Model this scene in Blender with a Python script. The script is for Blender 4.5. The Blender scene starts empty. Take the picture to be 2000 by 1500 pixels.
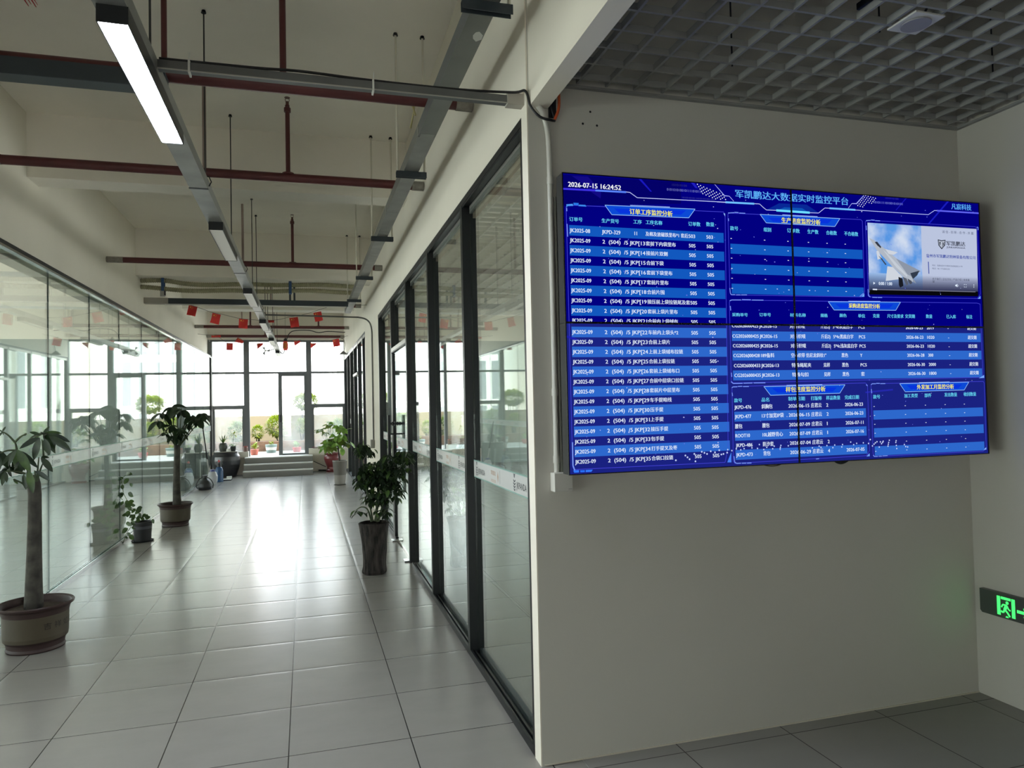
import bpy, bmesh, math, random
from mathutils import Vector, Matrix, Euler
R = math.radians
random.seed(7)
scene = bpy.context.scene
COL = scene.collection

# ------------------------------------------------------------------ camera
H = 1.705
F = 1398.03
YAW, PITCH, ROLL = .28186, .028062, -.0215209
def cam_axes():
    cy, sy = math.cos(YAW), math.sin(YAW)
    fwd = Vector((sy * math.cos(PITCH), cy * math.cos(PITCH), math.sin(PITCH)))
    r = Vector((cy, -sy, 0)); u = r.cross(fwd)
    c, s = math.cos(ROLL), math.sin(ROLL)
    return c * r + s * u, -s * r + c * u, fwd
RX, UP, FW = cam_axes()
cam_data = bpy.data.cameras.new('camera')
cam_data.sensor_fit = 'HORIZONTAL'; cam_data.sensor_width = 36.0
cam_data.lens = F / 2000 * 36.0
cam_data.clip_start = .05; cam_data.clip_end = 500
cam = bpy.data.objects.new('camera', cam_data); COL.objects.link(cam)
cam.matrix_world = Matrix(((RX.x, UP.x, -FW.x, 0), (RX.y, UP.y, -FW.y, 0), (RX.z, UP.z, -FW.z, H), (0, 0, 0, 1)))
scene.camera = cam

def ray(px, py):
    return RX * ((px - 1000) / F) - UP * ((py - 750) / F) + FW
def atY(px, py, Y):
    d = ray(px, py); t = Y / d.y
    return Vector((d.x * t, Y, H + d.z * t))

# ------------------------------------------------------------------ world, sun, exposure
SKY, SUN, LAMP = 9.4, 5.0, 165.0
w = bpy.data.worlds.new('sky'); scene.world = w; w.use_nodes = True
nt = w.node_tree; nt.nodes.clear()
wo = nt.nodes.new('ShaderNodeOutputWorld'); bg = nt.nodes.new('ShaderNodeBackground')
tc = nt.nodes.new('ShaderNodeTexCoord'); sx = nt.nodes.new('ShaderNodeSeparateXYZ'); rp = nt.nodes.new('ShaderNodeValToRGB')
rp.color_ramp.elements[0].position = .0; rp.color_ramp.elements[0].color = (1, .965, .925, 1)
rp.color_ramp.elements[1].position = .6; rp.color_ramp.elements[1].color = (.72, .86, 1, 1)
nt.links.new(tc.outputs['Generated'], sx.inputs[0]); nt.links.new(sx.outputs['Z'], rp.inputs[0])
nt.links.new(rp.outputs[0], bg.inputs[0]); bg.inputs[1].default_value = SKY
nt.links.new(bg.outputs[0], wo.inputs[0])
sd = bpy.data.lights.new('sun', 'SUN'); sd.energy = SUN; sd.angle = R(2); sd.color = (1, .95, .86)
so = bpy.data.objects.new('sun', sd); COL.objects.link(so)
so.rotation_euler = Vector((-.35, .5, -.8)).to_track_quat('-Z', 'Y').to_euler()
so.location = (0, 30, 20)
scene.view_settings.view_transform = 'Standard'
try: scene.view_settings.look = 'None'
except Exception: pass
scene.view_settings.exposure = 0.0; scene.view_settings.gamma = 1.0
scene.view_settings.use_curve_mapping = False
cy = scene.cycles
cy.max_bounces = 12; cy.diffuse_bounces = 6; cy.glossy_bounces = 6; cy.transmission_bounces = 8
cy.transparent_max_bounces = 24; cy.sample_clamp_indirect = 6.0
cy.caustics_reflective = False; cy.caustics_refractive = False

# ------------------------------------------------------------------ materials
def lin(c):
    c = c / 255.0
    return c / 12.92 if c <= .04045 else ((c + .055) / 1.055) ** 2.4
def rgb(r, g, b): return (lin(r), lin(g), lin(b), 1)
MATS = {}
def P(name, col, rough=.55, metal=0., var=.0, vscale=3., bump=0., bscale=40., coat=0., stretch=None, spec=.5):
    if name in MATS: return MATS[name]
    m = bpy.data.materials.new(name); m.use_nodes = True; n = m.node_tree.nodes; l = m.node_tree.links
    b = n['Principled BSDF']; c = rgb(*col)
    b.inputs['Base Color'].default_value = c; b.inputs['Roughness'].default_value = rough
    b.inputs['Metallic'].default_value = metal; b.inputs['Coat Weight'].default_value = coat
    b.inputs['Specular IOR Level'].default_value = spec
    g = n.new('ShaderNodeNewGeometry'); vec = g.outputs['Position']
    if stretch:
        mp = n.new('ShaderNodeMapping'); mp.inputs['Scale'].default_value = stretch
        l.new(vec, mp.inputs[0]); vec = mp.outputs[0]
    if var > 0:
        t = n.new('ShaderNodeTexNoise'); t.inputs['Scale'].default_value = vscale; t.inputs['Detail'].default_value = 5
        rr = n.new('ShaderNodeValToRGB')
        rr.color_ramp.elements[0].position = .3; rr.color_ramp.elements[1].position = .7
        rr.color_ramp.elements[0].color = tuple(x * (1 - var) for x in c[:3]) + (1,)
        rr.color_ramp.elements[1].color = tuple(min(1, x * (1 + var)) for x in c[:3]) + (1,)
        l.new(vec, t.inputs['Vector']); l.new(t.outputs['Fac'], rr.inputs[0]); l.new(rr.outputs[0], b.inputs['Base Color'])
    if bump > 0:
        t2 = n.new('ShaderNodeTexNoise'); t2.inputs['Scale'].default_value = bscale; t2.inputs['Detail'].default_value = 4
        bp = n.new('ShaderNodeBump'); bp.inputs['Strength'].default_value = bump; bp.inputs['Distance'].default_value = .01
        l.new(vec, t2.inputs['Vector']); l.new(t2.outputs['Fac'], bp.inputs['Height']); l.new(bp.outputs[0], b.inputs['Normal'])
    MATS[name] = m
    return m
def EM(col, s=1.0):
    name = 'light_%d_%d_%d_%g' % (*col, s)
    if name in MATS: return MATS[name]
    m = bpy.data.materials.new(name); m.use_nodes = True; n = m.node_tree.nodes; n.clear()
    e = n.new('ShaderNodeEmission'); e.inputs[0].default_value = rgb(*col); e.inputs[1].default_value = s
    o = n.new('ShaderNodeOutputMaterial'); m.node_tree.links.new(e.outputs[0], o.inputs[0])
    MATS[name] = m
    return m
def GLASS(name, tint=(.9, .95, .93), haze=0., ior=1.5, hz=(.8, .82, .82)):
    if name in MATS: return MATS[name]
    m = bpy.data.materials.new(name); m.use_nodes = True; n = m.node_tree.nodes; n.clear(); l = m.node_tree.links
    t = n.new('ShaderNodeBsdfTransparent'); t.inputs[0].default_value = (*tint, 1)
    g = n.new('ShaderNodeBsdfGlossy'); g.inputs['Roughness'].default_value = 0.0; g.inputs['Color'].default_value = (.95, 1, .98, 1)
    # Schlick reflectance from the angle between the surface and the view, the same on both faces of the pane
    gi = n.new('ShaderNodeNewGeometry'); dt = n.new('ShaderNodeVectorMath'); dt.operation = 'DOT_PRODUCT'
    l.new(gi.outputs['Normal'], dt.inputs[0]); l.new(gi.outputs['Incoming'], dt.inputs[1])
    ab = n.new('ShaderNodeMath'); ab.operation = 'ABSOLUTE'; l.new(dt.outputs['Value'], ab.inputs[0])
    om = n.new('ShaderNodeMath'); om.operation = 'SUBTRACT'; om.inputs[0].default_value = 1; l.new(ab.outputs[0], om.inputs[1])
    pw = n.new('ShaderNodeMath'); pw.operation = 'POWER'; pw.inputs[1].default_value = 5; l.new(om.outputs[0], pw.inputs[0])
    r0 = ((ior - 1) / (ior + 1)) ** 2
    fr = n.new('ShaderNodeMath'); fr.operation = 'MULTIPLY_ADD'; fr.inputs[1].default_value = 1 - r0; fr.inputs[2].default_value = r0; l.new(pw.outputs[0], fr.inputs[0])
    mx = n.new('ShaderNodeMixShader'); o = n.new('ShaderNodeOutputMaterial')
    base = t.outputs[0]
    if haze > 0:
        d = n.new('ShaderNodeBsdfDiffuse'); d.inputs[0].default_value = (*hz, 1)
        tr = n.new('ShaderNodeBsdfTranslucent'); tr.inputs[0].default_value = (*hz, 1)
        a = n.new('ShaderNodeMixShader'); a.inputs[0].default_value = .5
        l.new(d.outputs[0], a.inputs[1]); l.new(tr.outputs[0], a.inputs[2])
        h = n.new('ShaderNodeMixShader')
        tx = n.new('ShaderNodeTexNoise'); tx.inputs['Scale'].default_value = 2.5; tx.inputs['Detail'].default_value = 6
        gm = n.new('ShaderNodeNewGeometry'); l.new(gm.outputs['Position'], tx.inputs['Vector'])
        mr = n.new('ShaderNodeMapRange'); mr.inputs[1].default_value = .3; mr.inputs[2].default_value = .7
        mr.inputs[3].default_value = haze * .5; mr.inputs[4].default_value = haze * 1.5
        l.new(tx.outputs['Fac'], mr.inputs[0]); l.new(mr.outputs[0], h.inputs[0])
        l.new(t.outputs[0], h.inputs[1]); l.new(a.outputs[0], h.inputs[2]); base = h.outputs[0]
    l.new(fr.outputs[0], mx.inputs[0]); l.new(base, mx.inputs[1]); l.new(g.outputs[0], mx.inputs[2]); l.new(mx.outputs[0], o.inputs[0])
    MATS[name] = m
    return m
def TILE(name, c1, c2, grout, x0, y0, size, rough):
    m = bpy.data.materials.new(name); m.use_nodes = True; n = m.node_tree.nodes; l = m.node_tree.links
    b = n['Principled BSDF']; b.inputs['Specular IOR Level'].default_value = .4
    g = n.new('ShaderNodeNewGeometry'); mp = n.new('ShaderNodeMapping'); mp.inputs['Location'].default_value = (-x0 / size, -y0 / size, 0)
    mp.inputs['Scale'].default_value = (1 / size, 1 / size, 1); l.new(g.outputs['Position'], mp.inputs[0])
    br = n.new('ShaderNodeTexBrick'); br.offset = 0; br.squash = 1
    br.inputs['Scale'].default_value = 1; br.inputs['Brick Width'].default_value = 1; br.inputs['Row Height'].default_value = 1
    br.inputs['Mortar Size'].default_value = .0048; br.inputs['Mortar Smooth'].default_value = .1; br.inputs['Bias'].default_value = 0
    br.inputs['Color1'].default_value = rgb(*c1); br.inputs['Color2'].default_value = rgb(*c2); br.inputs['Mortar'].default_value = rgb(*grout)
    l.new(mp.outputs[0], br.inputs['Vector'])
    tx = n.new('ShaderNodeTexNoise'); tx.inputs['Scale'].default_value = 3.5; tx.inputs['Detail'].default_value = 9; tx.inputs['Roughness'].default_value = .7
    st = n.new('ShaderNodeMapping'); st.inputs['Scale'].default_value = (.8, 1.5, 1); l.new(g.outputs['Position'], st.inputs[0])
    l.new(st.outputs[0], tx.inputs['Vector'])
    rr = n.new('ShaderNodeValToRGB'); rr.color_ramp.elements[0].position = .3; rr.color_ramp.elements[1].position = .75
    rr.color_ramp.elements[0].color = (.95, .95, .95, 1); rr.color_ramp.elements[1].color = (1.03, 1.03, 1.03, 1)
    l.new(tx.outputs['Fac'], rr.inputs[0])
    mu = n.new('ShaderNodeMix'); mu.data_type = 'RGBA'; mu.blend_type = 'MULTIPLY'; mu.inputs['Factor'].default_value = 1
    l.new(br.outputs['Color'], mu.inputs['A']); l.new(rr.outputs[0], mu.inputs['B']); l.new(mu.outputs['Result'], b.inputs['Base Color'])
    mr = n.new('ShaderNodeMapRange'); mr.inputs[3].default_value = rough - .02; mr.inputs[4].default_value = rough + .03
    l.new(tx.outputs['Fac'], mr.inputs[0]); l.new(mr.outputs[0], b.inputs['Roughness'])
    # tile edges roll down into the joint
    b2 = n.new('ShaderNodeTexBrick'); b2.offset = 0; b2.squash = 1
    b2.inputs['Scale'].default_value = 1; b2.inputs['Brick Width'].default_value = 1; b2.inputs['Row Height'].default_value = 1
    b2.inputs['Mortar Size'].default_value = .05; b2.inputs['Mortar Smooth'].default_value = 1.0
    l.new(mp.outputs[0], b2.inputs['Vector'])
    iv = n.new('ShaderNodeMath'); iv.operation = 'SUBTRACT'; iv.inputs[0].default_value = 1; l.new(b2.outputs['Fac'], iv.inputs[1])
    bp = n.new('ShaderNodeBump'); bp.inputs['Strength'].default_value = .5; bp.inputs['Distance'].default_value = .0016
    l.new(iv.outputs[0], bp.inputs['Height']); l.new(bp.outputs[0], b.inputs['Normal'])
    MATS[name] = m
    return m

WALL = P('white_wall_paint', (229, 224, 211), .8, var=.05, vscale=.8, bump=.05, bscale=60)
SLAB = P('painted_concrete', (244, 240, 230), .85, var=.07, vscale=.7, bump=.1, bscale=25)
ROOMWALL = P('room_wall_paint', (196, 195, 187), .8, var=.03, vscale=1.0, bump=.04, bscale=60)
OFFICE = P('office_wall_paint', (140, 150, 146), .8, var=.04, vscale=1.0)
FLOOR = TILE('grey_floor_tile', (151, 149, 144), (147, 145, 140), (34, 34, 34), -.1, .14, .6, .22)
FLOOR2 = TILE('grey_room_tile', (146, 145, 140), (142, 141, 136), (44, 34, 33), -.055, .153, .6, .42)
BLACK = P('black_aluminium', (28, 31, 33), .4, metal=.3)
DKGREY = P('dark_grey_aluminium', (104, 108, 110), .45, metal=.2)
CHROME = P('steel_rail', (190, 192, 192), .22, metal=.9)
ALU = P('silver_aluminium', (176, 176, 170), .35, metal=.6)
GALV = P('galvanised_steel', (150, 150, 146), .42, metal=.55, var=.18, vscale=5)
TRAYM = P('grey_tray_steel', (128, 130, 126), .45, metal=.4, var=.1, vscale=4)
DKSTEEL = P('dark_painted_steel', (58, 66, 72), .45, metal=.2)
REDPIPE = P('red_oxide_pipe', (88, 40, 41), .45, var=.15, vscale=6)
BRASS = P('sprinkler_bronze', (110, 80, 70), .4, metal=.5)
WHITEPL = P('white_plastic', (214, 214, 208), .4)
OPAL = P('opal_diffuser', (225, 220, 212), .45)
CABLE = P('black_cable', (18, 19, 22), .5)
PVC = P('white_pvc', (206, 206, 198), .4)
GRIDM = P("grey_grid_paint", (140, 142, 140), .6)
GRIDW = P("white_grid_paint", (222, 222, 216), .6)
STEPM = P('grey_step_tile', (112, 111, 107), .5, var=.05)
GL_L = GLASS('green_glass_left', (.90, .955, .94), ior=1.9)
GL_R = GLASS('green_glass_right', (.93, .97, .96), ior=1.65)
GL_W = GLASS('dusty_window_glass', (.92, .94, .93), haze=.16, ior=1.45)
GL_C = GLASS('window_glass', (.93, .96, .96), haze=.02, ior=1.45)
SOIL = P('potting_soil', (60, 50, 40), .95, var=.3, vscale=40, bump=.5, bscale=60)

# ------------------------------------------------------------------ mesh helpers
WOFF = {}
class MB:
    def __init__(s): s.v = []; s.f = []; s.m = []; s.s = []
    def add(s, verts, faces, mat, smooth=False):
        o = len(s.v); s.v += [tuple(p) for p in verts]
        for f in faces: s.f.append(tuple(i + o for i in f)); s.m.append(mat); s.s.append(smooth)
        return s
    def box(s, x0, x1, y0, y1, z0, z1, mat, bev=0.):
        if bev > 0:
            bm = bmesh.new(); bmesh.ops.create_cube(bm, size=1)
            for v in bm.verts: v.co = Vector(((x0 + x1) / 2 + v.co.x * (x1 - x0), (y0 + y1) / 2 + v.co.y * (y1 - y0), (z0 + z1) / 2 + v.co.z * (z1 - z0)))
            bmesh.ops.bevel(bm, geom=bm.edges[:], offset=bev, segments=2, affect='EDGES', profile=.5)
            bm.verts.index_update()
            s.add([v.co[:] for v in bm.verts], [[v.index for v in f.verts] for f in bm.faces], mat); bm.free()
            return s
        v = [(x0, y0, z0), (x1, y0, z0), (x1, y1, z0), (x0, y1, z0), (x0, y0, z1), (x1, y0, z1), (x1, y1, z1), (x0, y1, z1)]
        return s.add(v, [(3, 2, 1, 0), (4, 5, 6, 7), (0, 1, 5, 4), (1, 2, 6, 5), (2, 3, 7, 6), (3, 0, 4, 7)], mat)
    def prism(s, poly, z0, z1, mat):
        n = len(poly)
        if sum(poly[i][0] * poly[(i + 1) % n][1] - poly[(i + 1) % n][0] * poly[i][1] for i in range(n)) < 0: poly = poly[::-1]
        v = [(x, y, z0) for x, y in poly] + [(x, y, z1) for x, y in poly]
        return s.add(v, [tuple(range(n - 1, -1, -1)), tuple(range(n, 2 * n))] + [(i, (i + 1) % n, n + (i + 1) % n, n + i) for i in range(n)], mat)
    def tube(s, pts, r, mat, seg=10, cap=True, ell=None):
        pts = [Vector(p) for p in pts]; n = len(pts)
        rr = r if isinstance(r, (list, tuple)) else [r] * n
        vs = []; prev = None
        for i, p in enumerate(pts):
            t = (pts[min(i + 1, n - 1)] - pts[max(i - 1, 0)])
            t = t.normalized() if t.length > 1e-9 else Vector((0, 0, 1))
            if prev is None:
                a = Vector((0, 0, 1)) if abs(t.z) < .9 else Vector((1, 0, 0)); u = t.cross(a).normalized()
            else:
                u = (prev - t * prev.dot(t)); u = u.normalized() if u.length > 1e-6 else t.orthogonal().normalized()
            prev = u; v = t.cross(u)
            for k in range(seg):
                a = 2 * math.pi * k / seg
                vs.append(p + (u * math.cos(a) + v * math.sin(a)) * rr[i])
        fs = [(i * seg + k, i * seg + (k + 1) % seg, (i + 1) * seg + (k + 1) % seg, (i + 1) * seg + k) for i in range(n - 1) for k in range(seg)]
        s.add(vs, fs, mat, True)
        if cap:
            s.add(vs[:seg], [tuple(range(seg - 1, -1, -1))], mat); s.add(vs[-seg:], [tuple(range(seg))], mat)
        return s
    def lathe(s, prof, c, mat, seg=32, mats=None, sx=1., sy=1., wob=None):
        vs = []
        for j, (r, z) in enumerate(prof):
            for k in range(seg):
                a = 2 * math.pi * k / seg; q = r * (wob(a, z) if wob else 1)
                vs.append((c[0] + q * math.cos(a) * sx, c[1] + q * math.sin(a) * sy, c[2] + z))
        for j in range(len(prof) - 1):
            s.add(vs[j * seg:(j + 2) * seg], [(k, (k + 1) % seg, seg + (k + 1) % seg, seg + k) for k in range(seg)], mats[j] if mats else mat, True)
        if prof[0][0] > 1e-4: s.add(vs[:seg], [tuple(range(seg - 1, -1, -1))], mats[0] if mats else mat)
        if prof[-1][0] > 1e-4: s.add(vs[-seg:], [tuple(range(seg))], mats[-1] if mats else mat)
        return s
    def ball(s, c, r, mat, seg=12, rings=8, sz=1.):
        prof = [(max(1e-5, r * math.sin(math.pi * i / rings)), -r * sz * math.cos(math.pi * i / rings)) for i in range(rings + 1)]
        return s.lathe(prof, c, mat, seg)
    def poly(s, pts, mat): return s.add(pts, [tuple(range(len(pts)))], mat)
    def build(s, name, parent=None, label=None):
        me = bpy.data.meshes.new(name); off = WOFF.get(parent.name, Vector()) if parent else Vector()
        me.from_pydata([(x - off.x, y - off.y, z - off.z) for x, y, z in s.v], [], s.f)
        ms = []
        for m in s.m:
            if m not in ms: ms.append(m)
        for m in ms: me.materials.append(m)
        ix = {m: i for i, m in enumerate(ms)}
        me.polygons.foreach_set('material_index', [ix[m] for m in s.m]); me.polygons.foreach_set('use_smooth', s.s)
        me.update()
        o = bpy.data.objects.new(name, me); COL.objects.link(o)
        if parent: o.parent = parent; WOFF[o.name] = off
        if label: o['label'] = label
        return o
def thing(name, label, cat, loc=(0, 0, 0), group=None):
    o = bpy.data.objects.new(name, None); COL.objects.link(o); o.location = loc; o.empty_display_size = .1
    WOFF[o.name] = Vector(loc)
    return tag(o, label, cat, group)
def tag(o, label, cat, group=None):
    o['label'] = label; o['category'] = cat
    if group: o['group'] = group
    return o
def struct(o, label=None):
    o['kind'] = 'structure'
    if label: o['label'] = label
    return o
def sempty(name, loc=(0, 0, 0), label=None):
    o = bpy.data.objects.new(name, None); COL.objects.link(o); o.location = loc; WOFF[o.name] = Vector(loc)
    return struct(o, label)
def smooth_pts(pts, n=8):
    pts = [Vector(p) for p in pts]; out = []
    for i in range(len(pts) - 1):
        p0 = pts[max(i - 1, 0)]; p1 = pts[i]; p2 = pts[i + 1]; p3 = pts[min(i + 2, len(pts) - 1)]
        for k in range(n):
            t = k / n
            out.append(.5 * ((2 * p1) + (p2 - p0) * t + (2 * p0 - 5 * p1 + 4 * p2 - p3) * t * t + (3 * p1 - p0 - 3 * p2 + p3) * t ** 3))
    out.append(pts[-1]); return out
TX = {}
def text_mesh(body, bold=0.):
    key = (body, bold)
    if key in TX: return TX[key]
    cu = bpy.data.curves.new('text', 'FONT'); cu.body = body; cu.resolution_u = 2; cu.offset = bold
    o = bpy.data.objects.new('text', cu); m = o.to_mesh()
    v = [(p.co.x, p.co.y) for p in m.vertices]; f = [tuple(p.vertices) for p in m.polygons]
    o.to_mesh_clear(); bpy.data.objects.remove(o); bpy.data.curves.remove(cu)
    TX[key] = (v, f)
    return v, f
def put_text(mb, body, fn, mat, width=None, em=None, bold=0., double=0.):
    """fn(u, v) gives the point for u along the line and v above its middle, both in metres"""
    v, f = text_mesh(body, bold)
    if not v: return
    x0 = min(p[0] for p in v); x1 = max(p[0] for p in v)
    sy = em; sx_ = width / (x1 - x0) if width else em
    mid = .34
    mb.add([fn((p[0] - x0) * sx_, (p[1] - mid) * sy) for p in v], f, mat)
    if double: mb.add([fn((p[0] - x0) * sx_ + double, (p[1] - mid) * sy) for p in v], f, mat)
# ------------------------------------------------------------------ the setting
XL, XLW = -2.33, -2.46
SLABZ = 4.52
YW = 20.4
def rx(y): return 1.045 + .0068 * (y - 3.34)

struct(MB().box(-10, 8, -6, YW + .1, -.12, 0, FLOOR).build('floor'), 'grey square floor tiles with dark joints along the corridor')
struct(MB().box(1.25, 3.68, -6, 3.247, 0, .003, FLOOR2).build('floor'), 'darker grey floor tiles below the video wall')
struct(MB().box(-10, 8, -6, YW + .3, SLABZ, SLABZ + .15, SLAB).build('ceiling'), 'bare painted concrete slab above the corridor')
# cross beams under the slab
for i, (y0, y1, z) in enumerate([(3.0, 3.0 + .3, 3.9), (7.58, 7.89, 3.915), (12.04, 12.5, 3.80), (16.36, 16.77, 3.87)]):
    if i == 0: b = MB().box(-10, 1.055, y0, y1 - .06, z + .4, SLABZ, SLAB)
    else: b = MB().box(-10, 8, y0, y1, z, SLABZ, SLAB)
    struct(b.build('trim_%d' % (i + 1)), 'pale concrete cross beam under the slab')
struct(MB().box(-10, 8, YW, YW + .25, 3.58, SLABZ, WALL).build('wall_front'), 'white wall strip above the far windows')
# side walls above the glass
struct(MB().box(XLW - .14, XLW, -6, YW, 3.07, SLABZ, WALL).build('wall_left'), 'white wall above the left glass partition')
b = MB().prism([(1.045, 3.338), (rx(11.2), 11.2), (1.085, 13.5), (1.062, YW), (1.25, YW), (1.25, 3.338)], 3.12, SLABZ, WALL)
struct(b.build('wall_right'), 'white wall above the right glass partition')
struct(MB().prism([(rx(11.17), 11.17), (1.085, 13.5), (1.24, 13.5), (1.24, 11.17)], 0, 3.12, WALL).build('wall_right'), 'white pier between the two right glass partitions')
# wall carrying the screens, and its white end face by the glass
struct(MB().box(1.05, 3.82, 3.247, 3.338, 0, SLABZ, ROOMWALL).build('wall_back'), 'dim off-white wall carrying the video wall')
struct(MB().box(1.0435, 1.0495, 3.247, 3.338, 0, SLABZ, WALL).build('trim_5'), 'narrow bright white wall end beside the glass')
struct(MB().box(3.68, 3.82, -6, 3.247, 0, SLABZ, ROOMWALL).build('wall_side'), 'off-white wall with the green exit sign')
# dropped longitudinal beam between corridor and screen room
struct(MB().box(1.055, 1.151, -6, 3.247, 3.136, SLABZ, WALL).build('trim_6'), 'white dropped beam between corridor and screen room')
# low skirting line
struct(MB().box(1.06, 3.68, 3.241, 3.247, .003, .008, P('plaster_lip', (205, 200, 185), .9)).build('baseboard_back'))
# outer walls, unseen, with openings and solid parts shaped for the light
struct(MB().box(XL - .1, XL, -6, .0, 0, 3.07, WALL).build('wall_left'))  # unseen solid stretch, added to keep side light off the screen wall
b = MB()
b.box(-10.15, -10, -6, YW + .25, 0, .1, OFFICE).box(-10.15, -10, -6, YW + .25, 2.2, SLABZ, OFFICE)  # unseen wall; low open band shaped to throw daylight up into the corridor
for y in (-6, -2, 2, 6, 10, 14, 18): b.box(-10.12, -10.02, y, y + .12, .1, 2.2, DKGREY)
struct(b.build('wall_west'))
b = MB().box(8, 8.15, -6, YW + .25, 0, .1, OFFICE).box(8, 8.15, -6, YW + .25, 1.2, SLABZ, OFFICE)  # unseen wall; open band sized to brighten the upper left wall
for y in (-6, -2, 2, 6, 10, 14, 18): b.box(8.02, 8.12, y, y + .12, .1, 1.2, DKGREY)
struct(b.build('wall_east'))
b = MB().box(-10, -2.2, -6.15, -6, 0, SLABZ, WALL).box(-2.2, 3.82, -6.15, -6, 1.5, SLABZ, WALL).box(-.85, 3.82, -6.15, -6, 0, 1.5, WALL)  # unseen wall; small low opening added to lighten the screen wall
struct(b.build('wall_rear'))
struct(MB().box(3.82, 8, 3.2, 3.338, 0, SLABZ, WALL).build('wall_office'))

# ------------------------------------------------------------------ open-cell grid ceilings
def grid_ceiling(x0, x1, y0, y1, z, xr, yr, h, t, label, gm=GRIDM):
    b = MB()
    n0 = math.ceil((x0 - xr) / .153); n1 = math.floor((x1 - xr) / .153)
    for k in range(n0, n1 + 1): b.box(xr + k * .153 - t / 2, xr + k * .153 + t / 2, y0, y1, z, z + h, gm)
    n0 = math.ceil((y0 - yr) / .153); n1 = math.floor((y1 - yr) / .153)
    for k in range(n0, n1 + 1): b.box(x0, x1, yr + k * .153 - t / 2, yr + k * .153 + t / 2, z + .0007, z + h - .0007, gm)
    return struct(b.build('ceiling_grid'), label)
grid_ceiling(1.175, 3.66, -6, 3.225, 3.262, 1.757, 2.861, .03, .012, 'dark open-cell grid ceiling above the video wall')
grid_ceiling(1.27, 6.5, 3.36, 12.0, 3.262, 1.43, 4.486, .03, .011, 'pale open-cell grid ceiling behind the right glass', GRIDW)
b = MB().box(1.151, 3.68, 3.222, 3.247, 3.245, 3.257, GRIDM).box(3.655, 3.68, -6, 3.222, 3.245, 3.257, GRIDM)
struct(b.build('trim_7'), 'grey edge angle round the grid ceiling')
for (x, y) in ((1.757 + .153 * 4.5, 2.52), (1.757 + .153 * 10.5, 2.75), (1.757 + .153 * 1.5, 2.95)):
    tag(MB().tube([(x, y, 3.30), (x, y, SLABZ)], .004, CABLE, 6).build('hanger_rod'), 'thin dark rod holding up the grid ceiling', 'rod', 'rods above the grid ceiling')
t = thing('downlight', 'white square downlight set in the dark grid ceiling', 'ceiling light', (2.47, 2.352, 3.262))
MB().box(2.395, 2.545, 2.277, 2.428, 3.256, 3.264, WHITEPL, .001).build('bezel', t)
MB().lathe([(.058, -.006), (.058, 0), (.052, 0)], (2.47, 2.352, 3.254), P('grey_lens', (150, 150, 156), .3)).build('lens', t)
o = MB().box(2.25, 2.32, 2.18, 2.44, 3.33, 3.36, CABLE, .004).tube(smooth_pts([(2.30, 2.18, 3.345), (2.36, 2.15, 3.34), (2.43, 2.2, 3.33), (2.46, 2.3, 3.27)]), .005, CABLE).build('light_driver')
tag(o, 'black driver box with cable above the grid by the downlight', 'driver')

# ------------------------------------------------------------------ far window wall
def window_bay(n, x0, x1, cols, low_bays, sill, haze, label, skip_bays=(), low=True, trans=True):
    r = sempty('window_%d' % n, ((x0 + x1) / 2, YW, 0), label)
    f = MB()
    f.box(x0, x1, YW, YW + .1, 3.53, 3.58, DKGREY)
    f.box(x0, x1, YW, YW + .1, 2.667, 2.72, DKGREY)
    for a, b_ in cols: f.box(a, b_, YW - .03, YW + .12, 0 if sill else .0, 3.53, DKGREY)
    f.build('frame', r)
    edges = [cols[0][1]] + [v for c in cols[1:] for v in c]
    for i in range(len(cols) - 1):
        a, b_ = cols[i][1], cols[i + 1][0]
        MB().box(a, b_, YW + .045, YW + .053, 2.72, 3.53, GL_C).build('pane', r)
        if i in skip_bays: continue
        if i in low_bays:
            g = MB().box(a, b_, YW, YW + .1, 1.725, 1.825, DKGREY)
            g.box(a, a + .05, YW + .01, YW + .09, sill, 1.725, DKGREY).box(b_ - .05, b_, YW + .01, YW + .09, sill, 1.725, DKGREY)
            g.box(a, b_, YW + .01, YW + .09, sill - .05, sill, DKGREY)
            g.build('sash', r)
            MB().box(a, b_, YW + .045, YW + .053, 1.825, 2.667, GL_C).build('pane', r)
            MB().box(a + .05, b_ - .05, YW + .045, YW + .053, sill, 1.725, GL_W).build('pane', r)
        else:
            MB().box(a, b_, YW + .045, YW + .053, .46, 2.667, GL_C).build('pane', r)
    return r
window_bay(1, -2.40, 1.08, [(-2.42, -2.35), (-1.566, -1.429), (.04, .18), (1.05, 1.11)], (0, 2), .6, .1, 'dark framed far window wall filling the corridor end', skip_bays=(1,))
struct(MB().box(-10, -2.42, YW, YW + .2, 0, 3.58, OFFICE).build('wall_front'), 'wall closing the left office')
struct(MB().box(4.9, 8, YW, YW + .2, 0, 3.58, OFFICE).build('wall_front'), 'wall closing the right office')
cl = [(1.26, 1.33), (2.2, 2.34), (3.8, 3.94), (4.8, 4.9)]
window_bay(2, 1.26, 4.9, cl, (1,), .6, .1, 'dark framed windows seen through the right glass')
# low walls under the windows
b = MB().box(-2.4, -1.455, 20.15, YW + .1, 0, .6, WALL); struct(b.build('wall_low'), 'low white sill wall behind the dark urn')
b = MB().box(.08, 1.11, 20.15, YW + .1, 0, .62, WALL); struct(b.build('wall_low'), 'low white sill wall behind the red jar')
struct(MB().box(1.26, 4.88, 20.2, YW + .1, 0, .45, WALL).build('wall_low'), 'low sill wall in the right office')
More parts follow.
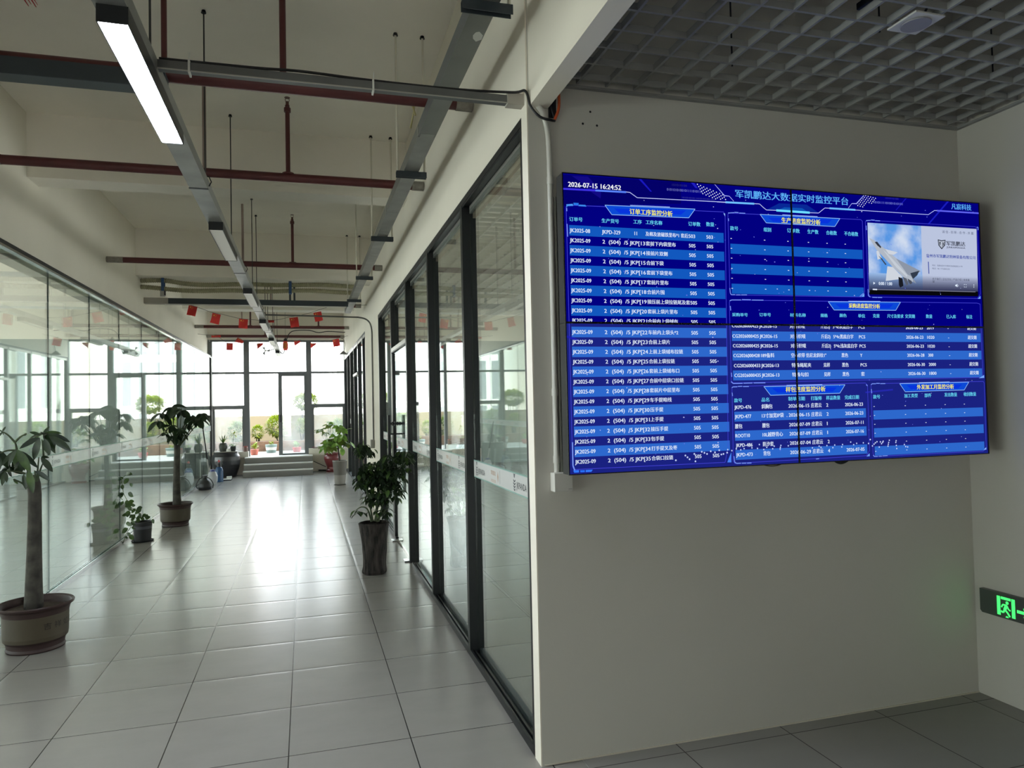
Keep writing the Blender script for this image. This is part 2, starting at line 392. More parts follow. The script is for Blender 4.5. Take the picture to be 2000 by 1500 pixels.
# the open garden door leaf
d = sempty('door_1', (-.32, YW, .46), 'dark framed glass garden door at the top of the steps')
f = MB().box(-.695, -.596, YW + .0, YW + .08, .46, 2.667, DKGREY).box(-.02, .04, YW, YW + .08, .46, 2.667, DKGREY)
f.box(-.596, -.02, YW, YW + .08, 2.6, 2.667, DKGREY).box(-.596, -.02, YW, YW + .08, .455, .50, DKGREY); f.build('door_frame', d)
MB().box(-.596, -.02, YW + .036, YW + .044, .50, 2.6, GL_W).build('pane', d)
MB().box(-.66, -.63, YW - .03, YW, 1.35, 1.55, BLACK, .004).build('door_handle', d)

# steps
for i in range(3):
    y0 = 19.17 + .3 * i; z0 = .153 * i; z1 = .153 * (i + 1)
    st = MB().box(-1.52 + (.0 if i == 0 else 0), .175, y0 + .012, YW - .03 if i == 2 else 20.14, z0, z1 - .025, STEPM)
    st.box(-1.525, .18, y0, YW - .03 if i == 2 else 20.14, z1 - .025, z1, P('step_nosing', (182, 180, 172), .45), .003)
    # each course is one solid step
    o = st.build('step'); tag(o, ['lowest of three grey tiled steps', 'middle of three grey tiled steps', 'topmost of three grey tiled steps, at the garden door'][i], 'step', 'tiled steps up to the garden door')

# ------------------------------------------------------------------ glass partitions
# left: frameless butt-jointed panes between chrome rails
pl = sempty('partition_left', (XL, 10, 0), 'frameless greenish glass partition along the left side')
MB().box(XL - .02, XL + .025, 0, 19.78, 0, .014, CHROME).box(XL - .02, XL - .008, 0, 19.78, .014, .05, CHROME).box(XL + .012, XL + .025, 0, 19.78, .014, .045, CHROME).build('rail', pl)
MB().box(XL - .02, XL + .03, 0, 19.78, 3.055, 3.075, CHROME).box(XL - .03, XL + .02, 0, 19.78, 3.075, 3.115, BLACK).build('rail', pl)
js = [0, 1.1, 2.42, 3.75, 5.05, 6.38, 7.71, 9.06, 10.4, 11.75, 13.08, 14.42, 15.75, 17.1, 18.42, 19.76]
DEC = P('dark_print', (70, 74, 78), .6); DECT = P('tan_print', (176, 150, 134), .6)
m = bpy.data.materials.new('frosted_film'); m.use_nodes = True
_n = m.node_tree.nodes; _l = m.node_tree.links; _n.clear()
_a = _n.new('ShaderNodeBsdfTransparent'); _d = _n.new('ShaderNodeBsdfDiffuse'); _t = _n.new('ShaderNodeBsdfTranslucent'); _m1 = _n.new('ShaderNodeMixShader'); _m2 = _n.new('ShaderNodeMixShader'); _o = _n.new('ShaderNodeOutputMaterial')
_d.inputs[0].default_value = (.8, .8, .8, 1); _t.inputs[0].default_value = (.8, .8, .8, 1); _m1.inputs[0].default_value = .5; _m2.inputs[0].default_value = .72
_l.new(_d.outputs[0], _m1.inputs[1]); _l.new(_t.outputs[0], _m1.inputs[2]); _l.new(_a.outputs[0], _m2.inputs[1]); _l.new(_m1.outputs[0], _m2.inputs[2]); _l.new(_m2.outputs[0], _o.inputs[0])
FROST = m
FROSTL = m.copy(); FROSTL.name = 'frosted_film_thin'; [x for x in FROSTL.node_tree.nodes if x.type == 'MIX_SHADER'][1].inputs[0].default_value = .4
GREENL = P('green_film_edge', (120, 160, 150), .4)
def decal(mb, fn, y0, y1, z0, z1, film, side):
    """film with a green line at each edge and the mark repeated along it; fn(y, z, lift) gives the point"""
    q = lambda a, b_, c, d_, m_, lift: mb.poly([fn(a, c, lift), fn(b_, c, lift), fn(b_, d_, lift), fn(a, d_, lift)], m_)
    q(y0, y1, z0, z1, film, .001); q(y0, y1, z1, z1 + .007, GREENL, .001); q(y0, y1, z0 - .007, z0, GREENL, .001)
    zc = (z0 + z1) / 2; h = z1 - z0
    L = .92; k = 0
    y = y0 + .06 if side < 0 else y1 - .06
    s = 1 if side < 0 else -1
    while (y + s * .42 < y1) if s > 0 else (y - .42 > y0):
        # leaf-shaped badge made of ribbed arcs, then the letters, a rule and the tan block
        for cx_, cz_, cr_ in ((.03, .038, .011), (.019, .047, .005), (.041, .047, .005)): mb.poly([fn(y + s * (cx_ + cr_ * math.cos(k_ * math.pi / 5)), zc + cz_ + cr_ * math.sin(k_ * math.pi / 5), .002) for k_ in range(10)], DEC)
        for j in range(4):
            zz = zc - .042 + j * .016; wd = .012 + .012 * math.sin(math.pi * (j + .6) / 5.2)
            mb.poly([fn(y - s * wd + s * .03, zz + .006, .002), fn(y + s * .03, zz - .004, .002), fn(y + s * wd + s * .03, zz + .006, .002), fn(y + s * wd + s * .03, zz + .014, .002), fn(y + s * .03, zz + .005, .002), fn(y - s * wd + s * .03, zz + .014, .002)], DEC)
        put_text(mb, 'JKPANDA', lambda u, v: fn(y + s * (.07 + u), zc + v - .008, .002), DEC, width=.19, em=.05, bold=.015)
        yy = y + s * .42
        if (yy + s * .2 < y1) if s > 0 else (yy - .2 > y0):
            put_text(mb, '军凯鹏达', lambda u, v: fn(yy + s * u, zc + .012 + v, .002), DECT, width=.12, em=.03, bold=.02)
            for j in range(3): q(yy + s * .0, yy + s * .12, zc - .03 - .006 * j, zc - .027 - .006 * j, DECT, .002)
            mb.poly([fn(yy + s * .17, zc + .03, .002), fn(yy + s * .185, zc, .002), fn(yy + s * .17, zc - .04, .002), fn(yy + s * .155, zc, .002)], DECT)
            q(yy + s * .215, yy + s * .219, zc - .04, zc + .04, DEC, .002)
        y += s * L; k += 1
for i in range(len(js) - 1):
    y0, y1 = js[i] + .003, js[i + 1] - .003
    p = MB().box(XL - .006, XL + .006, y0, y1, .02, 3.07, GL_L).build('pane', pl)
    if y1 > 3:
        d_ = MB(); decal(d_, lambda y, z, l: (XL + .006 + l, y, z), y0, y1, 1.195, 1.31, FROSTL, -1); d_.build('decal_strip', p)
sq = MB()
for y in js[1:-1]: sq.box(XL - .0065, XL + .0065, y - .003, y + .003, .02, 3.055, P('glass_joint', (44, 62, 58), .4))
sq.build('joint_seal', pl)
struct(MB().box(XL - .03, XL + .03, 19.78, 19.9, 0, 3.1, BLACK).build('trim_8'), 'dark post closing the left glass partition')

# right near partition: dark mullions
pr = sempty('partition_right', (rx(7), 7, 0), 'dark framed glass partition beside the screen wall')
def sl(mb, y0, y1, d0, d1, z0, z1, mat):
    "box following the slightly skewed partition line; d is depth behind its face"
    return mb.prism([(rx(y0) + d0, y0), (rx(y1) + d0, y1), (rx(y1) + d1, y1), (rx(y0) + d1, y0)], z0, z1, mat)
h_ = MB(); sl(h_, 3.34, 11.17, 0, .10, 3.08, 3.12, BLACK); sl(h_, 3.34, 11.17, .055, .075, 3.03, 3.08, ALU); sl(h_, 3.34, 11.17, .003, .012, 3.066, 3.08, BLACK); sl(h_, 3.34, 11.17, .08, .10, 3.0, 3.08, P('tan_liner', (170, 150, 130), .6))
h_.build('head_rail', pr)
for a, b_ in ((3.34, 7.68), (9.22, 11.17)):
    h_ = MB(); sl(h_, a, b_, 0, .014, 0, .045, BLACK); sl(h_, a, b_, .014, .1, 0, .012, BLACK); sl(h_, a, b_, .03, .042, .012, .04, BLACK); sl(h_, a, b_, .07, .1, .012, .045, DKGREY)
    h_.build('floor_channel', pr)
mull = [(3.34, 3.375), (4.80, 4.87), (6.33, 6.41), (7.86, 7.95), (9.5, 9.58), (11.10, 11.17)]
mull = [(3.34, 3.372), (4.80, 4.86), (6.32, 6.38), (7.85, 7.92), (9.36, 9.46), (11.10, 11.17)]
for y0, y1 in mull:
    h_ = MB(); sl(h_, y0, y1, 0, .055, .0, 3.08, BLACK); sl(h_, y0 + .008, y1 - .008, .055, .1, .0, 3.08, BLACK)
    h_.build('mullion', pr)
GLASSD = .05
for i in range(5):
    y0, y1 = mull[i][1], mull[i + 1][0]
    if i == 3:
        MB_ = MB(); sl(MB_, y0, y1, GLASSD, GLASSD + .01, 2.46, 3.05, GL_R); MB_.build('pane', pr)
        MB_ = MB(); sl(MB_, y0, y1, .0, .06, 2.40, 2.46, BLACK); sl(MB_, y0, y1, -.002, .0, 2.415, 2.46, ALU); MB_.build('transom', pr)
        continue
    MB_ = MB(); sl(MB_, y0, y1, GLASSD, GLASSD + .01, .02, 3.05, GL_R); p = MB_.build('pane', pr)
    d_ = MB(); decal(d_, lambda y, z, l: (rx(y) + GLASSD - l, y, z), y0 + .01, y1 - .01, 1.222, 1.325, FROST, 1); d_.build('decal_strip', p)
# the glass door in it
d = thing('glass_door', 'frameless glass door with tall dark pull handles in the right partition', 'door', (rx(8.6), 8.6, 0))
a, b_ = 7.93, 9.35
q_ = MB(); sl(q_, a, b_, .02, .03, .03, 2.39, GL_R); p = q_.build('pane', d)
e_ = MB(); decal(e_, lambda y, z, l: (rx(y) + .02 - l, y, z), a + .02, b_ - .3, 1.222, 1.325, FROST, 1); e_.build('decal_strip', p)
q_ = MB(); sl(q_, b_ - .06, b_, 0, .05, .02, 2.39, BLACK); q_.build('stile', d)
for dx in (-.07, .115):
    q_ = MB(); yy = 9.12; q_.box(rx(yy) + dx - .018, rx(yy) + dx + .018, yy - .028, yy + .028, .62, 1.60, BLACK, .003)
    for z in (.85, 1.36): q_.tube([(rx(yy) + dx, yy, z), (rx(yy) + .025, yy, z)], .01, BLACK)
    q_.build('pull_handle', d)
q_ = MB(); yy = 9.12; q_.tube([(rx(yy) - .06, yy, 1.49), (rx(yy) + .10, yy, 1.49)], .016, BLACK, 10)
for dx in (-.03, .005, .04): q_.box(rx(yy) + dx - .008, rx(yy) + dx + .008, yy - .03, yy + .03, 1.465, 1.515, BLACK, .003)
q_.build('lock', d)
for y in (8.02, 9.27):
    q_ = MB(); q_.box(rx(y) - .05, rx(y) + .05, y - .11, y + .03, 0, .012, CHROME, .002); sl(q_, y - .1, y + .02, .005, .045, .012, .03, CHROME); q_.build('floor_pivot', d)
# right far partition
pf = sempty('partition_far', (1.07, 17, 0), 'slim dark framed glass partition beyond the white pier')
fx = lambda y: 1.085 - .0036 * (y - 13.5)
def sf(mb, y0, y1, d0, d1, z0, z1, mat): return mb.prism([(fx(y0) + d0, y0), (fx(y1) + d0, y1), (fx(y1) + d1, y1), (fx(y0) + d1, y0)], z0, z1, mat)
q_ = MB(); sf(q_, 13.5, 20.36, 0, .1, 3.08, 3.12, BLACK); sf(q_, 13.5, 20.36, .003, .012, 3.03, 3.08, ALU); q_.build('head_rail', pf)
q_ = MB(); sf(q_, 13.5, 20.36, 0, .1, 0, .04, BLACK); q_.build('floor_channel', pf)
fm = [(13.5, 13.55), (14.1, 14.17), (15.35, 15.42), (16.6, 16.67), (17.85, 17.92), (19.1, 19.17), (20.3, 20.36)]
for a, b_ in fm:
    q_ = MB(); sf(q_, a, b_, 0, .07, 0, 3.08, BLACK); q_.build('mullion', pf)
for i in range(6):
    q_ = MB(); sf(q_, fm[i][1], fm[i + 1][0], .04, .05, .02, 3.05, GL_R); q_.build('pane', pf)
q_ = MB(); sf(q_, 15.42, 16.6, -.02, .07, 2.40, 2.45, ALU); q_.build('transom', pf)
q_ = MB(); sf(q_, 18.5, 18.66, .038, .04, 1.30, 1.42, WHITEPL); tag(q_.build('door_notice'), 'small white notice stuck on the far right glass', 'notice')
# ------------------------------------------------------------------ light line (trunking and linear lamps)
t = thing('cable_trunking', 'long grey steel trunking carrying the linear lamps down the corridor', 'cable trunking', (-.65, 8, 3.15))
b = MB(); y = -5.0
joints = [-5.0, -.6, 1.9, 5.0, 8.05, 11.15, 14.2, 17.3, 19.74]
for i in range(len(joints) - 1):
    q = MB().box(-.702, -.592, joints[i] + .004, joints[i + 1] - .004, 3.152, 3.156, GALV).box(-.702, -.698, joints[i] + .004, joints[i + 1] - .004, 3.156, 3.222, GALV).box(-.596, -.592, joints[i] + .004, joints[i + 1] - .004, 3.156, 3.222, TRAYM)
    q.build('channel', t)
    q = MB().box(-.706, -.588, joints[i] - .012, joints[i] + .012, 3.149, 3.152, BLACK).tube([(-.585, joints[i], 3.17), (-.57, joints[i], 3.2), (-.585, joints[i], 3.235), (-.6, joints[i], 3.235)], .004, CABLE, 6)
    q.build('joint_clip', t)
for y in (-2.4, .4, 3.5, 5.35, 7.21, 10.04, 10.9, 13.2, 14.1, 16.3, 17.0, 18.8):
    tag(MB().tube([(-.65, y, 3.156), (-.65, y, SLABZ)], .0055, P('rod_steel', (70, 70, 68), .5, .5), 6).lathe([(.018, 0), (.012, .02)], (-.65, y, SLABZ - .02), BLACK, 8).build('threaded_rod'),
        'thin threaded rod holding the lamp trunking from the slab', 'rod', 'threaded rods above the lamp trunking')
LAMPS = [(-3.42, 'off'), (-.32, 'off'), (2.79, 'on'), (5.86, 'off'), (9.02, 'off'), (12.12, 'off'), (15.22, 'off'), (18.55, 'off')]
names = {2.79: 'bright lit linear lamp, nearest on the trunking', 5.86: 'unlit linear lamp, first beyond the lit lamp', 9.02: 'unlit linear lamp above the steel support beam, second beyond the lit one',
         12.12: 'unlit linear lamp by the first flag string, third beyond the lit one', 15.22: 'unlit linear lamp between the two flag strings, fourth beyond the lit one', 18.55: 'unlit linear lamp at the far end of the trunking'}
for y, st in LAMPS:
    if y < 0 and y not in names: continue
    L = 1.21
    t = thing('linear_lamp', names[y], 'lamp', (-.64, y, 3.09), 'linear lamps under the trunking')
    q = MB().box(-.692, -.588, y, y + .006, 3.088, 3.152, BLACK).box(-.692, -.588, y + L - .006, y + L, 3.088, 3.152, BLACK)
    q.box(-.692, -.688, y + .006, y + L - .006, 3.088, 3.152, BLACK).box(-.592, -.588, y + .006, y + L - .006, 3.088, 3.152, BLACK).box(-.688, -.592, y + .006, y + L - .006, 3.148, 3.152, BLACK)
    q.build('housing', t)
    MB().box(-.687, -.593, y + .007, y + L - .007, 3.09, 3.096, EM((236, 242, 255), LAMP) if st == 'on' else OPAL).build('diffuser', t)
# loop of cable and plug at the end of the trunking
o = MB().tube(smooth_pts([(-.60, 18.9, 3.16), (-.52, 18.9, 3.10), (-.46, 18.9, 3.24), (-.44, 18.9, 3.42), (-.30, 18.9, 3.66), (.1, 18.95, 3.70), (.35, 19.1, 3.66), (.6, 19.2, 3.70), (1.03, 19.2, 3.68)]), .011, CABLE).build('power_cable')
tag(o, 'black cable looping from the trunking end to the far right wall', 'cable')
t = thing('ceiling_fan', 'small pale bracket fan fixed beside the trunking end', 'fan', (-.8, 18.2, 3.1))
q = MB().tube([(-.70, 18.3, 3.17), (-.80, 18.25, 3.13), (-.88, 18.2, 3.12)], .012, WHITEPL); q.build('arm', t)
q = MB()
for a in (0, 2.1, 4.2): q.poly([(-.9, 18.2, 3.12), (-.9 + .10 * math.cos(a - .35), 18.19, 3.12 + .10 * math.sin(a - .35)), (-.9 + .11 * math.cos(a + .35), 18.21, 3.12 + .11 * math.sin(a + .35))], P('grey_blade', (120, 122, 124), .5))
q.ball((-.9, 18.2, 3.12), .025, WHITEPL); q.build('blades', t)
t = thing('red_lantern', 'small red lantern with black top hanging beside the trunking', 'lantern', (-.44, 18.2, 3.2))
MB().lathe([(.045, 0), (.06, .05), (.06, .16), (.045, .22)], (-.44, 18.2, 3.13), P('red_cloth', (214, 60, 52), .7), 16).build('body', t)
MB().lathe([(.046, 0), (.04, .04), (.01, .08)], (-.44, 18.2, 3.352), CABLE, 12).tube([(-.44, 18.2, 3.43), (-.44, 18.2, SLABZ)], .003, CABLE, 5).build('cap', t)
q = MB()
for i in range(3): q.box(-.47 + .025 * i, -.462 + .025 * i, 18.136, 18.139, 3.17, 3.31, P('gold_print', (240, 190, 80), .5))
q.build('print', t)

# ------------------------------------------------------------------ right cable tray with trapeze brackets
t = thing('cable_tray', 'grey steel cable tray running along the right wall', 'cable tray', (.79, 8, 3.47))
js_ = [-4, 1.0, 3.2, 5.4, 7.55, 9.7, 11.9, 13.7]
js_ = [-4, .6, 4.62, 6.55, 8.5, 10.8, 13.7]
for i in range(len(js_) - 1):
    a, b_ = js_[i] + .004, js_[i + 1] - .004
    q = MB().box(.735, .845, a, b_, 3.470, 3.474, TRAYM if i < 2 else GALV).box(.735, .739, a, b_, 3.474, 3.55, DKGREY if i < 2 else TRAYM).box(.841, .845, a, b_, 3.474, 3.55, TRAYM)
    q.box(.735, .845, a, b_, 3.55, 3.553, TRAYM)
    q.build('channel', t)
    if i: MB().box(.732, .742, a - .03, a + .03, 3.475, 3.535, GALV).box(.745, .835, a - .06, a + .06, 3.4685, 3.47, GALV).build('splice_plate', t)
q = MB().poly([(.80, 3.25, 3.4695), (.815, 3.24, 3.4695), (.84, 3.27, 3.4695), (.842, 3.31, 3.4695), (.82, 3.335, 3.4695), (.80, 3.31, 3.4695), (.793, 3.28, 3.4695)][::-1], WHITEPL); q.build('paper_scrap', t)
for i, y in enumerate((3.0, 5.34, 7.46, 9.78, 11.9)):
    b_ = thing('trapeze_bracket', ['dark trapeze bracket under the tray at the top edge of the photo', 'dark trapeze bracket under the tray, just past the first red pipe', 'dark trapeze bracket under the tray, beyond the second red pipe',
        'dark trapeze bracket under the tray, level with the third red pipe', 'dark trapeze bracket under the tray, by the steel support beam'][i], 'bracket', (.79, y, 3.43), 'trapeze brackets under the cable tray')
    MB().box(.678, .905, y - .02, y + .02, 3.463, 3.469, DKSTEEL).box(.678, .905, y - .02, y - .016, 3.425, 3.463, DKSTEEL).box(.678, .905, y + .016, y + .02, 3.425, 3.463, DKSTEEL).build('channel', b_)
    for x in (.69, .893):
        MB().tube([(x, y, 3.44), (x, y, SLABZ)], .0085, P('pale_rod', (216, 212, 198), .6), 8).lathe([(.02, 0), (.014, .02)], (x, y, SLABZ - .02), BLACK, 8).build('rod', b_)
tag(MB().tube(smooth_pts([(.70, 4.5, 3.56), (.66, 4.55, 3.75), (.69, 4.62, 3.80), (.72, 4.66, 3.70), (.70, 4.72, 3.56)]), .006, P('yellow_wire', (190, 180, 130), .6), 6).build('wire_loop'), 'loop of pale yellow wire sticking up from the cable tray', 'wire')

# ------------------------------------------------------------------ red sprinkler pipes
def sprinkler(mb, x, y, z0, z1, r=.019):
    mb.tube([(x, y, z0), (x, y, z1 - .06)], r, REDPIPE, 12)
    mb.lathe([(r * 1.5, 0), (r * 1.5, .035), (r, .04)], (x, y, z1 - .12), REDPIPE, 12)
def head(x, y, z, parent):
    q = MB().lathe([(.014, 0), (.014, .03), (.008, .035)], (x, y, z), BRASS, 10).tube([(x - .012, y, z + .03), (x - .018, y, z + .05), (x - .004, y, z + .065)], .003, BRASS, 6).tube([(x + .012, y, z + .03), (x + .018, y, z + .05), (x + .004, y, z + .065)], .003, BRASS, 6)
    q.lathe([(.024, 0), (.024, .003)], (x, y, z + .065), BRASS, 12); q.build('sprinkler_head', parent)
PLAST = P('grey_plaster_collar', (150, 146, 138), .9, var=.2, vscale=30, bump=.5, bscale=50)
PY = [4.4, 6.43, 10.35, 14.3, 18.1, 20.2]
PZ = [3.62, 3.705, 3.70, 3.70, 3.68, 3.66]
PX0 = [XLW + .005, XLW + .005, XLW + .005, XLW + .005, XLW + .005, XLW + .005]
PL = ['thick dark red sprinkler pipe crossing behind the lit lamp', 'dark red sprinkler pipe crossing just beyond the lit lamp', 'dark red sprinkler pipe crossing between the second and third lamps',
      'dark red sprinkler pipe below the grey steel support beam', 'dark red sprinkler pipe crossing behind the first flag string', 'dark red sprinkler pipe along the top of the far window']
for i in range(6):
    y, z = PY[i], PZ[i]
    x1 = rx(y) if y < 11 else (1.083 if y < 16 else 1.068)
    t = thing('sprinkler_pipe', PL[i], 'pipe', (-.6, y, z), 'red sprinkler pipes under the slab')
    MB().tube([(PX0[i], y, z), (x1 - .002, y, z)], .042 if i == 0 else .038, REDPIPE, 18).build('pipe', t)
    MB().tube([(x1 - .11, y, z), (x1 - .004, y, z)], .0425 if i else .046, PLAST, 14).build('wall_collar', t)
    MB().tube([(XLW + .004, y, z), (XLW + .2, y, z)], .0405 if i else .045, PLAST, 14).build('wall_collar', t)
    for x in {0: (-.10,), 1: (-.115,), 2: (-.14,), 3: (), 4: (-1.23, .34), 5: (-1.0,)}[i]:
        q = MB(); sprinkler(q, x, y, z + .03, 4.40 if i != 5 else 4.35); q.lathe([(.05, 0), (.05, .012)], (x, y, z + .028), REDPIPE, 12); q.build('riser', t); head(x, y, 4.34 if i != 5 else 4.29, t)
    for x in {0: (-.745,), 1: (-.785,), 2: (-.79,), 3: (-.6,), 4: (-1.42,), 5: ()}[i]:
        MB().tube([(x, y, z + .03), (x, y, SLABZ)], .016, REDPIPE if i == 0 else P('paint_fade_pipe', (160, 142, 134), .6, var=.25, vscale=4), 10).box(x - .03, x + .03, y - .048, y + .048, z - .006, z + .006, REDPIPE).build('hanger', t)

# steel support beams
t = thing('steel_support_beam', 'short dark steel beam beside the lit lamp, below the thick red pipe', 'steel beam', (-1.1, 4.33, 3.5))
MB().box(-1.555, -.72, 4.27, 4.385, 3.49, 3.585, DKSTEEL, .003).build('beam', t)
MB().box(-1.565, -1.54, 4.3, 4.34, 3.585, SLABZ, DKSTEEL).build('hanger_post', t)
t = thing('steel_support_beam', 'long dark steel beam across the corridor below the corrugated hoses', 'steel beam', (-.9, 12.6, 3.48))
MB().box(XLW + .005, .735, 12.58, 12.70, 3.445, 3.535, DKSTEEL).box(XLW + .3, .70, 12.585, 12.70, 3.438, 3.445, P('pale_beam_underside', (200, 198, 190), .6)).build('beam', t)
MB().box(XLW + .004, XLW + .36, 12.576, 12.70, 3.443, 3.537, P('wall_colour_overspray', (168, 165, 156), .8)).build('painted_end', t)
for x in (-.86, -.22, -.15):
    MB().box(x - .016, x + .016, 12.60, 12.64, 3.535, SLABZ if x > -.2 else 3.80, DKSTEEL).build('hanger_post', t)
HOSE = P('corrugated_hose', (158, 154, 124), .7, var=.12, vscale=30)
for k, (z0, dz, lab) in enumerate(((3.75, .03, 'upper pale ribbed hose strapped across the corridor'), (3.648, .03, 'lower pale ribbed hose strapped across the corridor'))):
    pts = []; rr = []
    n = 420
    for i in range(n + 1):
        x = XLW + .02 + (.86 - XLW) * i / n
        z = z0 - .028 * math.sin(math.pi * min(1, (x - XLW) / 2.2)) + .01 * math.sin(x * 5 + k) + (.02 if k == 0 else 0) * math.exp(-((x + 2.1) / .2) ** 2)
        pts.append((x, 12.28 + .01 * math.sin(x * 3), z)); rr.append(.032 if i % 4 < 2 else .038)
    tag(MB().tube(pts, rr, HOSE, 10).build('corrugated_hose'), lab, 'hose', 'corrugated hoses under the beam')
BLUE = P('blue_strap', (52, 84, 128), .6)
for x, lab in ((-2.12, 'blue strap round the hoses near the left wall'), (-.21, 'blue strap round the hoses near the corridor middle')):
    tag(MB().box(x - .022, x + .022, 12.232, 12.236, 3.60, 3.80, BLUE).box(x - .022, x + .022, 12.325, 12.329, 3.60, 3.80, BLUE).box(x - .022, x + .022, 12.232, 12.329, 3.797, 3.801, BLUE).box(x - .022, x + .022, 12.232, 12.329, 3.597, 3.6, BLUE).tube([(x, 12.28, 3.80), (x, 12.28, 3.83)], .006, BLUE).build('strap'), lab, 'strap', 'blue straps round the hoses')
tag(MB().box(-2.16, -2.09, 12.25, 12.29, 3.51, 3.60, P('white_box', (190, 190, 186), .5)).box(-2.1, -2.085, 12.24, 12.3, 3.53, 3.6, CABLE).build('junction_box'), 'small pale box hanging under the left blue strap', 'junction box')

# galvanised conduit across the corridor with a cable on top
t = thing('cable_duct', 'grey steel duct crossing from the lit lamp to the right wall', 'cable duct', (.2, 3.3, 3.18))
MB().box(-.585, 1.0435, 3.295, 3.335, 3.166, 3.204, P('dull_duct_steel', (104, 106, 106), .45, .4, var=.12, vscale=6)).box(-.585, 1.0435, 3.291, 3.295, 3.163, 3.168, ALU).build('duct', t)
for x in (-.46, .32): MB().box(x - .004, x + .004, 3.284, 3.338, 3.156, 3.210, WHITEPL).tube([(x, 3.286, 3.205), (x + .002, 3.28, 3.24)], .0025, WHITEPL, 5).build('cable_tie', t)
MB().box(.96, 1.0445, 3.284, 3.338, 3.158, 3.214, P('plaster_smear', (178, 174, 164), .9)).build('plaster_patch', t)
pts = [(-.58, 3.31, 3.214), (-.2, 3.31, 3.216), (.0, 3.31, 3.222), (.3, 3.31, 3.214), (.7, 3.31, 3.213), (.98, 3.28, 3.213), (1.035, 3.235, 3.205), (1.055, 3.222, 3.13), (1.095, 3.205, 3.075), (1.15, 3.202, 3.062), (1.175, 3.22, 3.068)]
tag(MB().tube(smooth_pts(pts), .0065, CABLE, 8).build('black_cable'), 'black cable lying on the grey duct and drooping to the white pipe', 'cable')
# dark conduit with bend down the pier to a switch box
t = thing('conduit_pipe', 'thin dark pipe crossing below the flags and bending down the white pier', 'pipe', (.3, 12, 3.2))
pts = [(-.59, 12.0, 3.21), (.3, 12.0, 3.20), (.86, 12.0, 3.19), (.97, 12.0, 3.165), (1.045, 12.0, 3.10), (1.075, 12.0, 2.98), (1.078, 12.0, 2.8), (1.078, 12.0, 1.17)]
MB().tube(pts[:3] + smooth_pts(pts[2:7], 5) + [pts[7]], .013, P('grey_conduit', (96, 96, 92), .5, .3), 10).build('pipe', t)
MB().box(1.03, 1.088, 11.95, 12.05, 1.03, 1.17, P('grey_plastic_box', (132, 130, 122), .5), .005).build('switch_box', t)

# ------------------------------------------------------------------ flags on two strings
FLAG = P('red_flag_cloth', (222, 58, 54), .75); STAR = P('yellow_star', (245, 215, 80), .7)
FLAG.node_tree.nodes['Principled BSDF'].inputs['Transmission Weight'].default_value = 0
def star(cx, cz, r, n=5):
    return [(cx + (r if k % 2 == 0 else r * .4) * math.sin(math.pi * k / n), cz + (r if k % 2 == 0 else r * .4) * math.cos(math.pi * k / n)) for k in range(2 * n)]
def flag(px, py, wpx, hpx, Y, tilt, twist, lab, grp, fold=0.):
    c = atY(px, py, Y); k = Y / F * .97
    W, Hh = wpx * k, hpx * k
    t = thing('bunting_flag', lab, 'flag', c, grp)
    nx, nz = 8, 10; vs = []
    ct, stt = math.cos(tilt), math.sin(tilt)
    def pt(u, v, lift=0.):
        x = u * W; z = -v * Hh
        y = .018 * math.sin(u * 5 + v * 3 + px) * (0.3 + v) - lift
        if fold: z = z * (1 - fold * u); y += .05 * u * fold
        x, y = x * math.cos(twist) - y * math.sin(twist), x * math.sin(twist) + y * math.cos(twist)
        return (c.x + x * ct + z * stt, Y + y, c.z - x * stt + z * ct)
    q = MB()
    for side in (0., .0016):
        vs = [pt(i / nx, j / nz, side) for j in range(nz + 1) for i in range(nx + 1)]
        fs = [(j * (nx + 1) + i, j * (nx + 1) + i + 1, (j + 1) * (nx + 1) + i + 1, (j + 1) * (nx + 1) + i) for j in range(nz) for i in range(nx)]
        q.add(vs, fs, FLAG, True)
    q.build('cloth', t)
    q = MB(); q.poly([pt(a, b_, .003) for a, b_ in star(.24, .2, .11)], STAR)
    for a, b_ in ((.42, .09), (.5, .16), (.5, .25), (.42, .32)): q.poly([pt(u, v, .003) for u, v in star(a, b_, .035)], STAR)
    q.build('stars', t)
    return pt(0, 0), pt(1, 0)
def string(pts, Y, lab):
    P3 = [atY(x, y, Y) for x, y in pts]
    P3 = [Vector((XLW, Y, P3[0].z + .03))] + P3 + [Vector((1.086 if Y < 15 else 1.068, Y, P3[-1].z + .03))]
    tag(MB().tube(smooth_pts(P3, 5), .0035, P('grey_string', (90, 88, 84), .8), 5).build('flag_string'), lab, 'string')
Y1f, Y2f = 13.0, 18.6
string([(362, 592), (372, 596), (388, 601), (414, 610), (434, 614), (468, 622), (488, 624), (520, 626), (545, 624), (566, 619), (586, 616), (612, 609), (630, 603), (655, 598)], Y1f, 'thin string carrying the first row of flags')
G1, G2 = 'flags on the nearer string', 'flags on the farther string'
flag(369, 595, 15, 19, Y1f, .22, .2, 'red flag with yellow stars, nearest the left wall on the front string', G1)
flag(415, 611, 16, 19, Y1f, .25, -.2, 'red flag hanging over the left glass top, second on the front string', G1)
flag(467, 622, 16, 18, Y1f, .08, .15, 'red flag in front of the twin red risers on the front string', G1)
flag(520, 625, 14, 5, Y1f, -.02, .1, 'folded red flag beside the trunking on the front string', G1)
flag(565, 621, 16, 19, Y1f, -.15, .1, 'red flag right of the trunking, second from the right end of the front string', G1)
flag(612, 611, 15, 18, Y1f, -.2, -.1, 'red flag nearest the cable tray on the front string', G1)
string([(410, 655), (425, 657), (442, 669), (455, 671), (466, 660), (478, 668), (490, 671), (500, 672), (513, 669), (530, 672), (540, 664), (574, 668), (586, 664), (607, 670), (618, 670), (650, 664), (662, 660), (672, 658)], Y2f, 'thin string carrying the far row of flags')
